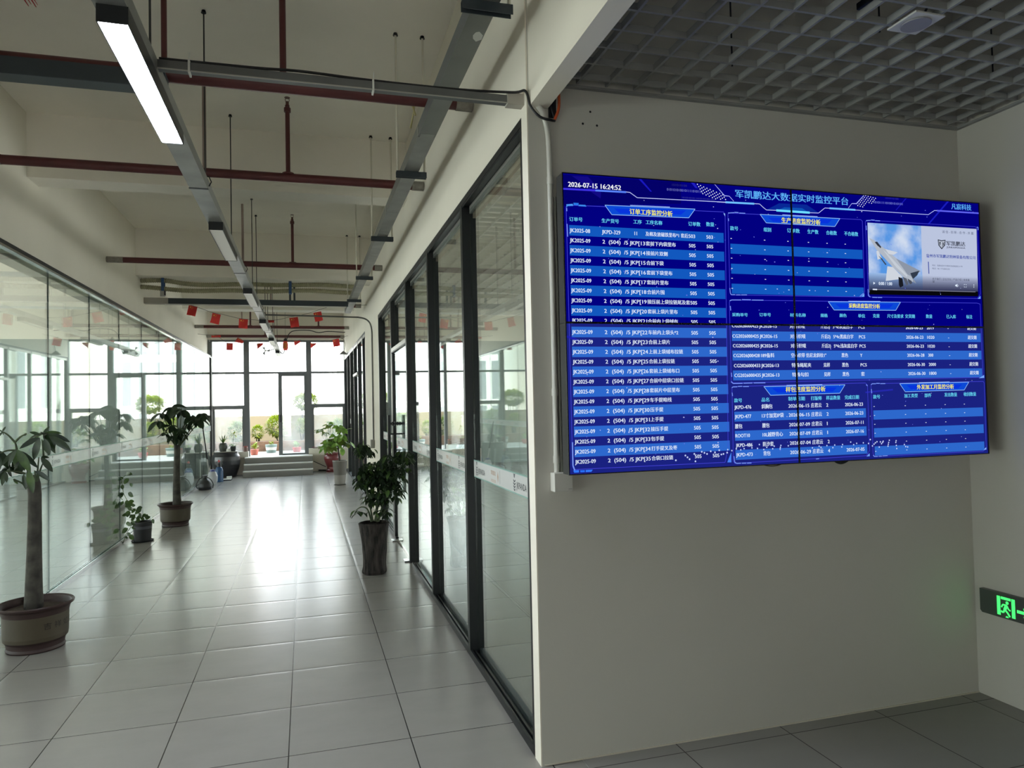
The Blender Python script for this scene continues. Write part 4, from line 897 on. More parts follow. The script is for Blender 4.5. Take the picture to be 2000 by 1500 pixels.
for j, z in enumerate(rowsz):
    if j % 2: gq(ex0, ex1, z - .0238, z + .0238, BAND2, 2)
    d = ['CG2026000425', 'CG2026000425', 'CG2026000425', 'CG2026000428', 'CG2026000433', 'CG2026000435'][j]
    def te(k, x0, x1, body, em=.0235, dx=0):
        a = S(k, x0, 640)[0] + .0012 * j; b_ = S(k, x1, 640)[0] + .0012 * j
        put_text(txt, body, lambda u, v: (a + u, lay(5), z + v), EM(WH), width=b_ - a, em=em, double=.0009)
    te('E', 144, 524, d)
    if j == 3: te('E', 545, 735, '189备料')
    else: te('E', 538, 793, 'JK2026-15' if j < 3 else 'JK2026-13')
    te('E', 980, {0: 1202, 1: 1202, 2: 1202, 3: 1485, 4: 1260, 5: 1212}[j], ['对折织唛', '对折织唛', '对折织唛', '空心织带 仿尼龙斜纹1"', '特殊绳尾夹', '特殊勾扣'][j])
    if j < 3: te('E', 1430, 1560, '斤后2)')
    elif j > 3: te('E', 1440, 1532, '见样')
    te('E', 1605 if j < 3 else 1708, {0: 1893, 1: 1893, 2: 1942}.get(j, 1802), ['3*4c灰底白字', '5*4c黑底白字', '5*4c浅灰底白字', '黑色', '黑色', '黑色'][j])
    te('F', 120, 205 if j not in (3, 5) else (152 if j == 3 else 170), ['PCS', 'PCS', 'PCS', 'Y', 'PCS', '套'][j])
    te('F', 778, 1016, ['2026-06-23', '2026-06-23', '2026-06-23', '2026-06-28', '2026-06-30', '2026-06-30'][j])
    te('F', 1072, 1170 if j != 3 else 1140, ['2019', '1020', '1020', '300', '2000', '1800'][j])
    te('F', 1362, 1376, '-'); te('F', 1638, 1757, '超交期', .0225)
# sample panel
panel([(1429.5, 758), (1432, 755), (1690, 748), (1694, 752), (1698, 880), (1692, 890), (1435, 905), (1432, 900), (1429.5, 758)])
accents('G', [[(130, 190), (145, 177), (205, 175)], [(212, 171), (270, 169)], [(282, 172), (360, 171)], [(135, 255), (140, 300)], [(160, 1110), (170, 1190), (195, 1207), (255, 1204)], [(265, 1204), (325, 1203)], [(335, 1203), (395, 1201)], [(1265, 1147), (1305, 1143)], [(1940, 145), (1958, 165)]])
gp('G', [(70, 1192), (120, 1065), (125, 1190)], (70, 130, 245), 4); gp('G', [(1945, 1112), (1985, 1070), (1986, 1110)], (120, 160, 250), 4)
for x0, yc, x1, s_ in ((160, 362, 266, '款号'), (530, 352, 632, '品名'), (890, 340, 1112, '制单日期'), (1194, 333, 1338, '打版师'), (1400, 327, 1588, '样品数量'), (1650, 320, 1840, '完成日期')): T('G', x0, yc, x1, 60, s_, CY, .007)
gx0, gx1 = S('G', 167, 575)[0], S('G', 1938, 520)[0]
data = [('JKPD-476', '斜胸包', '2026-06-15', '2', '2026-06-23', 450), ('JKPD-477', '13寸加宽IP袋', '2026-06-15', '2', '2026-06-23', 575), ('腰包', '腰包', '2026-07-09', '1', '2026-07-11', 708), ('ROOT10', '10L越野背心', '2026-07-09', '1', '2026-07-16', 833), ('JKPD-486', '防沙套', '2026-07-04', '2', '', 962), ('JKPD-473', '背包', '2026-06-29', '4', '2026-07-05', 1090)]
w1 = [390, 390, 270, 372, 408, 410]; w2 = [676, 828, 636, 818, 692, 650]
for j, (a_, b_, c_, d_, e_, y) in enumerate(data):
    z = S('G', 260, y)[1]
    if j % 2: gq(gx0, gx1, z - .0238, z + .0232, BAND2, 2)
    def tg(x0, x1, body, em=.0245):
        a = S('G', x0, y)[0] ; b2 = S('G', x1, y)[0]
        put_text(txt, body, lambda u, v: (a + u, lay(5), z + v), EM(WH), width=b2 - a, em=em, double=.0009)
    k = 5 * j
    tg(163 + k, w1[j], a_); tg(530 + k, w2[j], b_); tg(892 + k, 1172 + k, c_); tg(1196 + k, 1338 + k, '庄君云'); tg(1402 + k, 1402 + k + (26 if d_ != '1' else 7), d_)
    if e_: tg(1655 + k * .9, 1895 + k * .9, e_)
# outsourcing panel
panel([(1701, 752), (1704, 749.5), (1920, 745), (1922, 748), (1926, 876), (1920, 881), (1708, 891.5), (1705, 886), (1701, 752)])
accents('H', [[(85, 170), (100, 155), (160, 154)], [(165, 148), (220, 149)], [(228, 153), (305, 152)], [(90, 235), (96, 300)], [(118, 1255), (135, 1275), (190, 1273)], [(203, 1271), (252, 1269)], [(262, 1267), (340, 1262)]])
gp('H', [(1822, 1172), (1862, 1130), (1864, 1168)], (130, 170, 250), 4); gp('H', [(18, 1275), (62, 1228), (66, 1270)], (110, 160, 250), 4)
for x0, yc, x1, s_ in ((116, 358, 222, '款号'), (596, 342, 802, '加工类型'), (908, 336, 1012, '部件'), (1214, 326, 1408, '发出数量'), (1512, 318, 1702, '收回数量')): T('H', x0, yc, x1, 66, s_, CY, .007)
hx0, hx1 = S('H', 125, 640)[0], S('H', 1813, 580)[0]
for j, y in enumerate((505, 643, 780, 918, 1060, 1198)):
    z = S('H', 130, y)[1]
    if j % 2: gq(hx0, hx1, z - .0215, z + .0255, BAND2, 2)
    for x in (132, 612, 923, 1228, 1524):
        a = S('H', x + 5 * j, y)[0]; gq(a - .0035, a + .0035, z - .0014, z + .0014, WH, 5)
# split the dashboard over the four panels
def clip(mb, x0, x1, z0, z1):
    bm = bmesh.new(); vs = [bm.verts.new(v) for v in mb.v]; ml = bm.faces.layers.int.new('m')
    ms = []; ix = {}
    for m_ in mb.m:
        if m_ not in ix: ix[m_] = len(ms); ms.append(m_)
    for f_, m_ in zip(mb.f, mb.m):
        pts = [mb.v[i] for i in f_]
        if max(p[0] for p in pts) < x0 or min(p[0] for p in pts) > x1 or max(p[2] for p in pts) < z0 or min(p[2] for p in pts) > z1: continue
        try: bm.faces.new([vs[i] for i in f_])[ml] = ix[m_]
        except ValueError: pass
    for co, no in (((x0, 0, 0), (-1, 0, 0)), ((x1, 0, 0), (1, 0, 0)), ((0, 0, z0), (0, 0, -1)), ((0, 0, z1), (0, 0, 1))):
        bmesh.ops.bisect_plane(bm, geom=bm.verts[:] + bm.edges[:] + bm.faces[:], plane_co=co, plane_no=no, clear_outer=True, dist=1e-6)
    bm.verts.index_update(); out = MB()
    out.v = [v.co[:] for v in bm.verts]; out.f = [[v.index for v in f_.verts] for f_ in bm.faces]; out.m = [ms[f_[ml]] for f_ in bm.faces]; out.s = [False] * len(out.f)
    used = sorted({i for f_ in out.f for i in f_}); rm = {i: n_ for n_, i in enumerate(used)}
    out.v = [out.v[i] for i in used]; out.f = [tuple(rm[i] for i in f_) for f_ in out.f]
    bm.free(); return out
BEZ = P('display_bezel', (10, 10, 14), .35); CASE = P('display_case', (15, 16, 17), .55)
for k, (a, b_, c, d_, lab) in enumerate(((U0, UM, ZM, Z1, 'upper left video wall panel showing the date and order table'), (UM, U1, ZM, Z1, 'upper right video wall panel showing the aircraft video'),
                                        (U0, UM, Z0, ZM, 'lower left video wall panel showing the order table end'), (UM, U1, Z0, ZM, 'lower right video wall panel showing delivery dates'))):
    t = thing('display_panel', lab, 'display', ((a + b_) / 2, YS, (c + d_) / 2), 'panels of the video wall')
    e0, e1 = .0045, .0045
    MB().box(a + .001, b_ - .001, YS + .006, YS + .075, c + .001, d_ - .001, CASE).box(a + .03, b_ - .03, YS + .075, YS + .11, c + .03, d_ - .03, BLACK).build('case', t)
    MB().box(a, a + e0, YS - .004, YS + .006, c, d_, BEZ).box(b_ - e0, b_, YS - .004, YS + .006, c, d_, BEZ).box(a + e0, b_ - e0, YS - .004, YS + .006, c, c + e0, BEZ).box(a + e0, b_ - e0, YS - .004, YS + .006, d_ - e0, d_, BEZ).build('bezel', t)
    clip(gfx, a + e0, b_ - e0, c + e0, d_ - e0).build('screen', t)
    clip(txt, a + e0, b_ - e0, c + e0, d_ - e0).build('lettering', t)
t = thing('mounting_frame', 'dark mounting frame behind the video wall', 'mounting frame', (2.3, 3.18, 2.0))
q = MB()
for x in (1.21, 1.75, 2.30, 2.38, 2.95, 3.5): q.box(x, x + .04, YS + .11, 3.246, Z0 + .06, Z1 - .08, BLACK)
q.box(1.20, 3.52, 3.16, 3.246, 2.3, 2.36, BLACK).box(1.20, 3.52, 3.16, 3.246, 1.7, 1.76, BLACK); q.build('rails', t)
o = MB().tube(smooth_pts([(2.62, 3.12, 1.47), (2.63, 3.12, 1.39), (2.68, 3.12, 1.362), (2.735, 3.12, 1.39), (2.745, 3.12, 1.47)]), .0075, CABLE).build('cable_loop'); tag(o, 'thick black cable loop hanging below the lower right panel', 'cable')
o = MB().tube(smooth_pts([(2.14, 3.14, 1.47), (2.2, 3.14, 1.385), (2.28, 3.14, 1.362), (2.36, 3.14, 1.385), (2.42, 3.14, 1.47)]), .003, P('brown_wire', (74, 62, 40), .6), 6).build('thin_wire'); tag(o, 'thin brown wire sagging below the middle of the video wall', 'wire')
# ------------------------------------------------------------------ plants
BARK = P('grey_bark', (60, 58, 52), .9, var=.5, vscale=13, bump=.6, bscale=30)
BARK2 = P('green_bark', (70, 82, 58), .8, var=.2, vscale=20)
STEMM = P('green_stem', (78, 96, 56), .7)
def LEAFM(name, c1, c2):
    m = bpy.data.materials.new(name); m.use_nodes = True; n = m.node_tree.nodes; l = m.node_tree.links; n.clear()
    g = n.new('ShaderNodeNewGeometry'); t = n.new('ShaderNodeTexNoise'); t.inputs['Scale'].default_value = 9; t.inputs['Detail'].default_value = 3
    r = n.new('ShaderNodeValToRGB'); r.color_ramp.elements[0].position = .35; r.color_ramp.elements[1].position = .68
    r.color_ramp.elements[0].color = rgb(*c1); r.color_ramp.elements[1].color = rgb(*c2)
    b = n.new('ShaderNodeBsdfPrincipled'); b.inputs['Roughness'].default_value = .42
    tr = n.new('ShaderNodeBsdfTranslucent'); mx = n.new('ShaderNodeMixShader'); mx.inputs[0].default_value = .28; o = n.new('ShaderNodeOutputMaterial')
    l.new(g.outputs['Position'], t.inputs['Vector']); l.new(t.outputs['Fac'], r.inputs[0]); l.new(r.outputs[0], b.inputs['Base Color']); l.new(r.outputs[0], tr.inputs[0])
    l.new(b.outputs[0], mx.inputs[1]); l.new(tr.outputs[0], mx.inputs[2]); l.new(mx.outputs[0], o.inputs[0])
    return m
LEAF_D = LEAFM('dark_leaf', (26, 42, 27), (46, 66, 38)); LEAF_M = LEAFM('mid_leaf', (44, 66, 34), (76, 104, 48)); LEAF_B = LEAFM('bright_leaf', (104, 146, 62), (150, 186, 84))
LEAF_Y = LEAFM('yellow_green_leaf', (104, 122, 26), (160, 168, 44)); LEAF_H = LEAFM('hedge_leaf', (78, 100, 42), (124, 140, 56))
def leaflet(mb, base, d, L, W, mat, droop=.5, fold=.15, n=5, face=None):
    d = Vector(d).normalized(); up = Vector((0, 0, 1))
    side = d.cross(Vector(face) if face is not None else up); side = side.normalized() if side.length > 1e-3 else Vector((1, 0, 0))
    p = Vector(base); vs = []; dirv = d.copy()
    for i in range(n + 1):
        t = i / n; wd = W * (math.sin(math.pi * min(1, t * .93 + .03)) ** .75) * (1 - .25 * t) if 0 < i < n else W * .06
        nrm = side.cross(dirv).normalized()
        vs += [p - side * wd / 2 + nrm * wd * fold, p + Vector((0, 0, 0)), p + side * wd / 2 + nrm * wd * fold]
        dirv = (dirv - up * droop / n * 1.2).normalized(); p = p + dirv * L / n
    fs = []
    for i in range(n):
        a = 3 * i; fs += [(a, a + 1, a + 4, a + 3), (a + 1, a + 2, a + 5, a + 4)]
    mb.add(vs, fs, mat, True)
def palm_leaf(mb, c, L, mat, n=6, droop=.7, rnd=random, tilt=None, W=.36, a0=None):
    c = Vector(c); a0 = rnd.uniform(0, 6.28) if a0 is None else a0; 
    for k in range(n):
        tz = rnd.uniform(-.95, .35) if tilt is None else tilt
        a = a0 + 2 * math.pi * k / n + rnd.uniform(-.15, .15); l_ = L * rnd.uniform(.75, 1.08)
        leaflet(mb, c, (math.cos(a), math.sin(a), tz), l_, l_ * W * rnd.uniform(.85, 1.1), mat, droop * rnd.uniform(.7, 1.3), .12, 5, (rnd.uniform(-.5, .5), -rnd.uniform(0, 1), rnd.uniform(.3, 1)))
def branch(mb, a, b_, r0, r1, mat, sag=.0, seg=7):
    a, b_ = Vector(a), Vector(b_); m_ = (a + b_) / 2 + Vector((0, 0, -sag))
    pts = smooth_pts([a, m_, b_], 4); n = len(pts) - 1
    mb.tube(pts, [r0 + (r1 - r0) * i / n for i in range(n + 1)], mat, seg)
POT_R = P('pot_dark_red', (48, 31, 29), .55, var=.1, vscale=10); POT_T = P('pot_tan_band', (64, 57, 41), .6, var=.08, vscale=8)
INK = P('pot_ink', (34, 24, 18), .7)
def money_pot(c, s, parent, text=None, ang=0.):
    prof = [(.150, 0), (.186, .002), (.190, .012), (.184, .03), (.190, .062), (.206, .082), (.210, .11), (.212, .20), (.214, .262), (.216, .27), (.224, .30), (.246, .318), (.250, .33), (.244, .338), (.228, .33), (.212, .30), (.208, .285)]
    mats = [POT_R, POT_R, POT_R, POT_R, POT_R, POT_T, POT_T, POT_T, POT_R, POT_R, POT_R, POT_R, POT_R, POT_R, POT_R, POT_R]
    MB().lathe([(r * s, z * s) for r, z in prof], c, POT_R, 48, mats).build('pot', parent)
    MB().lathe([(.209 * s, .283 * s), (.15 * s, .29 * s), (.05 * s, .296 * s), (.0001, .296 * s)], c, SOIL, 28, wob=lambda a, z: 1 + .0 * math.sin(3 * a)).build('soil', parent)
    if text:
        q = MB(); rr = .2145 * s
        def fn(u, v):
            a = ang + u / rr
            return (c[0] + rr * math.sin(a), c[1] - rr * math.cos(a), c[2] + .19 * s + v)
        put_text(q, text, fn, INK, width=.27, em=.052); q.build('lettering', parent)

# first money tree
t = thing('money_tree', 'large potted money tree nearest the camera, by the left glass', 'potted tree', (-1.915, 6.06, 0))
C1 = (-1.915, 6.06, 0)
money_pot(C1, .985, t, '吉 祥 如 意', .53)
Yt = 6.06
q = MB(); pts = [atY(66, 1195, Yt), atY(66, 1150, Yt), atY(67, 1080, Yt), atY(68, 1010, Yt), atY(68, 965, Yt), atY(66, 945, Yt), atY(64, 928, Yt)]
q.tube(pts, [.064, .056, .049, .044, .043, .044, .034], BARK, 20); q.build('trunk', t)
fo = MB(); br = MB(); rnd = random.Random(11)
def clus(px, py, Lpx, dy=0, n=6, src=(66, 945), droop=.75, mat=LEAF_D, Y=6.06, br_r=.007, tilt=None, W=.40, trunkdy=0, a0=None):
    if Y > 15: Lpx *= 1.35; n += 1; W += .1
    if Y < 12: Lpx *= 1.22 if Y > 8 else 1.12; W += .05
    Y_ = Y + dy; k = Y_ / F
    c = atY(px, py, Y_)
    if src: branch(br, atY(src[0], src[1], Y + trunkdy), c, br_r, br_r * .6, BARK2, -.02)
    palm_leaf(fo, c, Lpx * k, mat, n, droop, rnd, tilt, W, a0)
rndl = random.Random(77)
def leaf_px(base, tip, W, Y, dy=0, mat=LEAF_D, dep=.0):
    a = atY(base[0], base[1], Y + dy); b_ = atY(tip[0], tip[1], Y + dy + dep); d = b_ - a; L = d.length
    leaflet(fo, a, d + Vector((0, 0, .18 * L)), L * 1.02, L * W, mat, .32, .10, 6, (rndl.uniform(-.4, .4), -1, rndl.uniform(-.1, .7)))
for base, tip, W, dy in [((78, 855), (38, 875), .3, -.1), ((78, 856), (66, 898), .42, -.14), ((86, 857), (97, 888), .5, -.18), ((90, 857), (108, 885), .34, -.1), ((96, 853), (139, 880), .34, -.16), ((92, 848), (137, 862), .3, -.05), ((84, 848), (120, 845), .36, .02), ((84, 850), (96, 833), .42, .1), ((78, 850), (58, 843), .4, .08), ((76, 852), (60, 868), .36, .05),
    ((33, 878), (16, 910), .34, -.1), ((34, 879), (30, 912), .42, -.05), ((33, 878), (60, 921), .42, -.18), ((35, 880), (74, 913), .26, -.1), ((31, 880), (2, 910), .28, .0), ((80, 894), (103, 921), .4, -.12), ((80, 893), (96, 893), .5, -.05), ((68, 920), (97, 938), .34, -.16), ((56, 918), (65, 962), .40, -.2), ((46, 926), (51, 956), .36, -.15), ((26, 935), (35, 945), .5, -.05),
    ((10, 922), (4, 948), .42, -.08), ((12, 922), (13, 942), .4, -.1), ((10, 920), (-2, 935), .4, 0), ((12, 920), (22, 912), .4, .05), ((5, 843), (11, 833), .4, 0), ((5, 843), (-1, 852), .4, 0), ((5, 843), (7, 850), .3, 0), ((5, 843), (-4, 840), .4, 0), ((52, 846), (47, 851), .7, 0), ((60, 912), (52, 930), .35, -.1), ((38, 900), (28, 918), .4, -.08)]:
    leaf_px(base, tip, W, 6.06, dy, LEAF_D if tip[0] % 5 else LEAF_M)
for a_, b_ in (((72, 940), (86, 900)), ((86, 900), (82, 858)), ((72, 940), (76, 893)), ((60, 940), (48, 905)), ((48, 905), (33, 879)), ((33, 879), (29, 864)), ((29, 864), (5, 843)), ((29, 864), (52, 847)), ((58, 950), (44, 932)), ((57, 955), (26, 936)), ((50, 925), (10, 921)), ((60, 942), (56, 916)), ((70, 948), (68, 919)), ((31, 880), (0, 885))):
    branch(br, atY(*a_, 6.04), atY(*b_, 6.0), .0085, .004, BARK2, -.01)
clus(88, 846, 34, .12, 6, None, .8); clus(38, 892, 26, .1, 5, None, .8); clus(14, 915, 22, .08, 5, None, .7); clus(-20, 880, 40, 0, 6, None, .9)
br.build('branches', t); fo.build('foliage', t)
# second money tree
C2 = (-1.885, 11.75, 0)
t = thing('money_tree', 'potted money tree farther down the left glass, beside the small black pot', 'potted tree', C2)
money_pot(C2, .985, t)
Yt = 11.75
q = MB(); q.tube([atY(346, 988, Yt), atY(345, 960, Yt), atY(345, 920, Yt), atY(346, 890, Yt), atY(346, 869, Yt)], [.062, .053, .046, .042, .044], BARK, 18); q.build('trunk', t)
fo = MB(); br = MB(); rnd = random.Random(5)
for px, py, L, dy, n in [(316.4, 808, 22, 0, 7), (335.5, 795, 21, .05, 7), (354.5, 802, 22, -.1, 7), (374.5, 813, 21, -.05, 6), (394, 808, 20, .1, 7), (308.6, 823, 21, -.1, 7), (387.5, 818, 22, -.1, 7), (345, 800, 16, .15, 6), (323.3, 848, 17, -.1, 6), (333.7, 832, 17, -.1, 6), (353.7, 842, 17, -.15, 7), (339.8, 851, 17, -.12, 7), (356, 849, 15, .1, 6), (346, 838, 16, -.1, 6), (365, 828, 15, .1, 6), (401, 812, 14, -.1, 6), (330, 812, 16, .1, 5)]:
    s_ = (343, 872) if px < 345 else (349, 874)
    clus(px, py, L, dy, n, s_, .75, LEAF_D, 11.75, .009, W=.42)
br.build('branches', t); fo.build('foliage', t)
# small black pot with a trailing vine
Cp = (-2.085, 10.5, 0)
t = thing('trailing_vine_pot', 'small black pot with a climbing heart-leaf vine beside the second money tree', 'potted plant', Cp)
PB = P('black_plastic_pot', (17, 18, 21), .6)
MB().lathe([(.09, 0), (.104, .004), (.107, .10), (.118, .235), (.126, .24), (.126, .262), (.118, .262), (.112, .24)], Cp, PB, 32).build('pot', t)
MB().lathe([(.112, .236), (.0001, .242)], Cp, SOIL, 20).build('soil', t)
MB().lathe([(.1128, .168), (.1158, .205)], Cp, P('grey_band', (62, 63, 70), .5), 32).build('band', t)
MB().lathe([(.0001, .004), (.13, .004), (.14, .016), (.136, .016), (.12, .001), (.0001, .001)], Cp, PB, 28).build('saucer', t)
st = MB(); fo = MB(); rnd = random.Random(9)
def heart(px, py, L, Y, a=None):
    k = Y / F; c = atY(px, py, Y); a = rnd.uniform(0, 6.28) if a is None else a
    leaflet(fo, c, (math.cos(a) * .8, -.35, math.sin(a) * .5 - .1), L * k * 1.1, L * k * .85, LEAF_M, .5, .1, 5, (rnd.uniform(-.5, .5), -1, rnd.uniform(0, .8)))
v1 = [(274, 1012), (271, 1003), (262, 995), (254, 988), (247, 975), (241, 962), (239, 948), (238, 935), (246, 928)]
v2 = [(268, 1015), (262, 1008), (249, 1003), (248, 992), (243, 985), (240, 978)]
v3 = [(262, 1018), (255, 1030), (247, 1042), (243, 1052), (240, 1062)]
v4 = [(240, 976), (233, 970), (231, 955), (238, 940)]
for v in (v1, v2, v3, v4): st.tube(smooth_pts([atY(x, y, 10.44) for x, y in v], 3), .004, STEMM, 5)
for v in (v1, v2, v3, v4):
    for x, y in v[1:]:
        heart(x + rnd.uniform(-3, 4), y + rnd.uniform(-2, 2), rnd.uniform(7, 11), 10.44)
for x, y in ((246, 927), (252, 935), (255, 950), (250, 963), (232, 976), (236, 984), (262, 979), (258, 987), (252, 997), (278, 991), (276, 996), (246, 1023), (255, 1020), (250, 1032), (234, 1035), (252, 1046)): heart(x, y, 11, 10.42)
for i in range(12): heart(rnd.uniform(262, 298), rnd.uniform(1003, 1014), 8, 10.45)
st.build('vines', t); fo.build('foliage', t)
# bark vase plant on the right
Cv = (.665, 7.52, 0)
t = thing('bark_vase_plant', 'bushy dark plant in a tall dark bark-textured vase by the right glass', 'potted plant', Cv)
VASE = P('dark_bark_vase', (46, 42, 39), .8, spec=.25, var=.98, vscale=16, bump=1.0, bscale=24, stretch=(1.8, 1.8, .35))
wob = lambda a, z: 1 + .03 * math.sin(5 * a + 9 * z) + .022 * math.sin(11 * a - 17 * z) + .02 * math.sin(23 * a + 6 * math.sin(9 * z)) + .012 * math.sin(26 * z + 3 * a)
MB().lathe([(.10, 0), (.118, .004), (.124, .03), (.117, .07), (.116, .15), (.122, .25), (.128, .34), (.137, .43), (.150, .505), (.154, .518), (.142, .522), (.132, .49)], Cv, VASE, 64, wob=wob).build('vase', t)
MB().lathe([(.134, .485), (.0001, .49)], Cv, SOIL, 20).build('soil', t)
st = MB(); fo = MB(); rnd = random.Random(21)
stems = [((728, 1018), (722, 985), (716, 955), (712, 925), (708, 900), (707, 880)), ((735, 1018), (736, 980), (745, 945), (760, 915), (775, 890)), ((732, 1018), (738, 990), (742, 960), (738, 930), (735, 905)), ((739, 1018), (748, 985), (765, 950), (785, 915), (792, 885)), ((725, 1018), (718, 995), (706, 990), (696, 996)), ((736, 1018), (750, 1000), (760, 990))]
for s_ in stems:
    n = len(s_); st.tube(smooth_pts([atY(x, y, 7.5 + rnd.uniform(-.06, .06) * (i > 0)) for i, (x, y) in enumerate(s_)], 3), [.011 - .007 * i / (3 * (n - 1)) for i in range(3 * (n - 1) + 1)], BARK2, 6)
blobs = [(790, 890, 17, 12, 34), (770, 905, 30, 20, 70), (745, 925, 30, 26, 80), (752, 955, 34, 24, 85), (722, 930, 26, 16, 46), (712, 940, 18, 12, 26), (712, 880, 20, 10, 34), (707, 872, 12, 6, 12), (738, 975, 26, 16, 46), (766, 935, 24, 22, 50), (700, 1000, 8, 4, 7), (745, 1000, 22, 8, 14), (725, 915, 20, 14, 30), (700, 945, 8, 6, 6)]
for bx, by, rx_, ry_, cnt in blobs:
    for i in range(int(cnt * 1.9)):
        a = rnd.uniform(0, 6.28); r_ = math.sqrt(rnd.random()); dy = rnd.uniform(-1, 1) * .16
        c = atY(bx + rx_ * r_ * math.cos(a), by + ry_ * r_ * math.sin(a), 7.5 + dy); L = rnd.uniform(.055, .095)
        th = rnd.uniform(0, 6.28); leaflet(fo, c, (math.cos(th), math.sin(th) * .8, rnd.uniform(-.5, .15)), L, L * .52, LEAF_D if rnd.random() < .8 else LEAF_M, 1.0, .14, 4)
st.build('stems', t); fo.build('foliage', t)
# grey pot
Cg = (.725, 16.4, 0)
t = thing('grey_pot_plant', 'broad-leaf plant in a slim grey two-tone pot before the red jar', 'potted plant', Cg)
PG1 = P('grey_pot_dark', (98, 94, 88), .5); PG2 = P('grey_pot_light', (132, 128, 122), .5)
MB().lathe([(.09, 0), (.118, .002), (.128, .22), (.131, .222), (.158, .515), (.162, .52), (.158, .535), (.148, .535), (.142, .5)], Cg, PG1, 36, [PG2, PG2, PG1, PG1, PG1, PG2, PG2, PG1]).build('pot', t)
MB().lathe([(.0001, .001), (.125, .001), (.138, .02), (.13, .02), (.0001, .008)], Cg, PG1, 32).build('saucer', t)
MB().lathe([(.144, .5), (.0001, .505)], Cg, SOIL, 18).build('soil', t)
st = MB(); fo = MB(); rnd = random.Random(33); br = st
q = MB().tube(smooth_pts([atY(663.5, 902, 16.4), atY(662, 888, 16.4), atY(660, 873, 16.4), atY(661, 858, 16.4), atY(663, 846, 16.4)], 3), .017, BARK, 9)
q.build('trunk', t)
for px, py, L, dy, n in [(667, 838, 13, 0, 6), (662, 834, 11, .1, 6), (655, 852, 12, -.1, 6), (668, 850, 13, -.1, 6), (663, 860, 13, .0, 6), (650, 862, 11, .1, 5), (671, 863, 12, .1, 5), (641, 862, 12, .05, 6), (636, 872, 11, -.05, 5), (648, 873, 11, -.1, 6), (645, 858, 10, .1, 5), (660, 868, 11, -.15, 5), (676, 866, 11, 0, 4)]:
    clus(px, py, L, dy, n, (661, 868), .55, LEAF_B if rnd.random() < .7 else LEAF_H, 16.4, .005, W=.55)
for px, py, L, a in ((684, 868, 17, -.9), (668, 880, 15, -1.5), (674, 845, 14, .4)):
    k = 16.4 / F; leaflet(fo, atY(px, py - 5, 16.3), (math.cos(a), -.3, math.sin(a)), L * k, L * k * .75, LEAF_B, .3, .08)
st.build('stems', t); fo.build('foliage', t)
# red jar with its plant
Cr = (.69, 19.86, 0)
t = thing('red_jar_plant', 'glazed red jar with a palm-leaf plant before the right sill wall', 'potted plant', Cr)
RJ = P('red_glaze', (112, 40, 42), .4, coat=.4)
MB().lathe([(.12, 0), (.17, .002), (.175, .05), (.15, .08), (.148, .13), (.16, .17), (.205, .28), (.222, .36), (.215, .42), (.19, .455), (.2, .47), (.215, .48), (.21, .50), (.19, .50), (.18, .47)], Cr, RJ, 40).build('jar', t)
MB().lathe([(.18, .46), (.0001, .47)], Cr, SOIL, 18).build('soil', t)
st = MB(); fo = MB(); br = st; rnd = random.Random(8)
for px, py, L, dy, n in [(645, 824, 9, 0, 8), (640, 830, 8, .1, 7), (650, 830, 8, -.1, 7), (623, 840, 10, 0, 7), (629, 838, 8, .1, 6), (636, 845, 7, -.1, 6), (633, 848, 6, .05, 6), (640, 866, 12, .1, 7), (633, 874, 11, 0, 6), (646, 870, 12, -.1, 7), (652, 862, 12, .1, 6), (640, 878, 10, -.15, 6), (627, 872, 8, .1, 5)]:
    clus(px, py, L, dy, n, (648, 888), .4, LEAF_B if rnd.random() < .45 else LEAF_H, 19.8, .006, W=.3)
st.build('stems', t); fo.build('foliage', t)

# ------------------------------------------------------------------ dark urn with small things on its board
Cu = (-1.965, 19.76, 0)
t = thing('water_urn', 'big dark glazed urn standing before the left sill wall', 'urn', Cu)
UR = P('dark_urn_glaze', (36, 36, 41), .32, var=.15, vscale=6, coat=.3)
MB().lathe([(.2, 0), (.245, .004), (.262, .06), (.30, .18), (.335, .32), (.345, .42), (.335, .52), (.305, .585), (.30, .60), (.31, .615), (.305, .63), (.28, .63), (.275, .60)], Cu, UR, 48).build('body', t)
MB().lathe([(.27, .585), (.0001, .588)], Cu, P('dark_water', (30, 32, 34), .1), 32).build('water', t)
t = tag(MB().box(-2.25, -1.68, 19.6, 19.95, .632, .650, P('pale_board', (170, 166, 158), .5), .003).build('board'), 'pale board lying across the mouth of the dark urn', 'board')
zb = .650
def at_urn(px, py, Y=19.75): return atY(px, py, Y)
Cq = (-2.03, 19.72, zb)
t = thing('aloe_pot', 'dark round pot of spiky leaves on the urn board', 'potted plant', Cq)
MB().lathe([(.06, 0), (.075, .003), (.10, .08), (.104, .14), (.09, .19), (.08, .205), (.086, .215), (.078, .215), (.07, .19)], Cq, P('grey_green_pot', (66, 68, 62), .5), 28).build('pot', t)
fo = MB(); rnd = random.Random(4)
for i in range(16):
    a = rnd.uniform(0, 6.28); leaflet(fo, (Cq[0], Cq[1], zb + .19), (math.cos(a) * .5, math.sin(a) * .5, 1), rnd.uniform(.12, .30), .03, LEAF_M if i % 3 else LEAF_B, .25, .3)
fo.build('foliage', t)
Cq = (-1.79, 19.72, zb)
t = thing('small_pothos_pot', 'small black pot with a tall light green stem on the urn board', 'potted plant', Cq)
MB().lathe([(.05, 0), (.055, .003), (.07, .09), (.066, .13), (.058, .13)], Cq, PB, 22).build('pot', t)
st = MB(); fo = MB(); rnd = random.Random(6)
st.tube(smooth_pts([(Cq[0], Cq[1], zb + .12), (Cq[0] - .0, Cq[1], zb + .28), (Cq[0] + .02, Cq[1], zb + .46)], 4), .005, STEMM, 6)
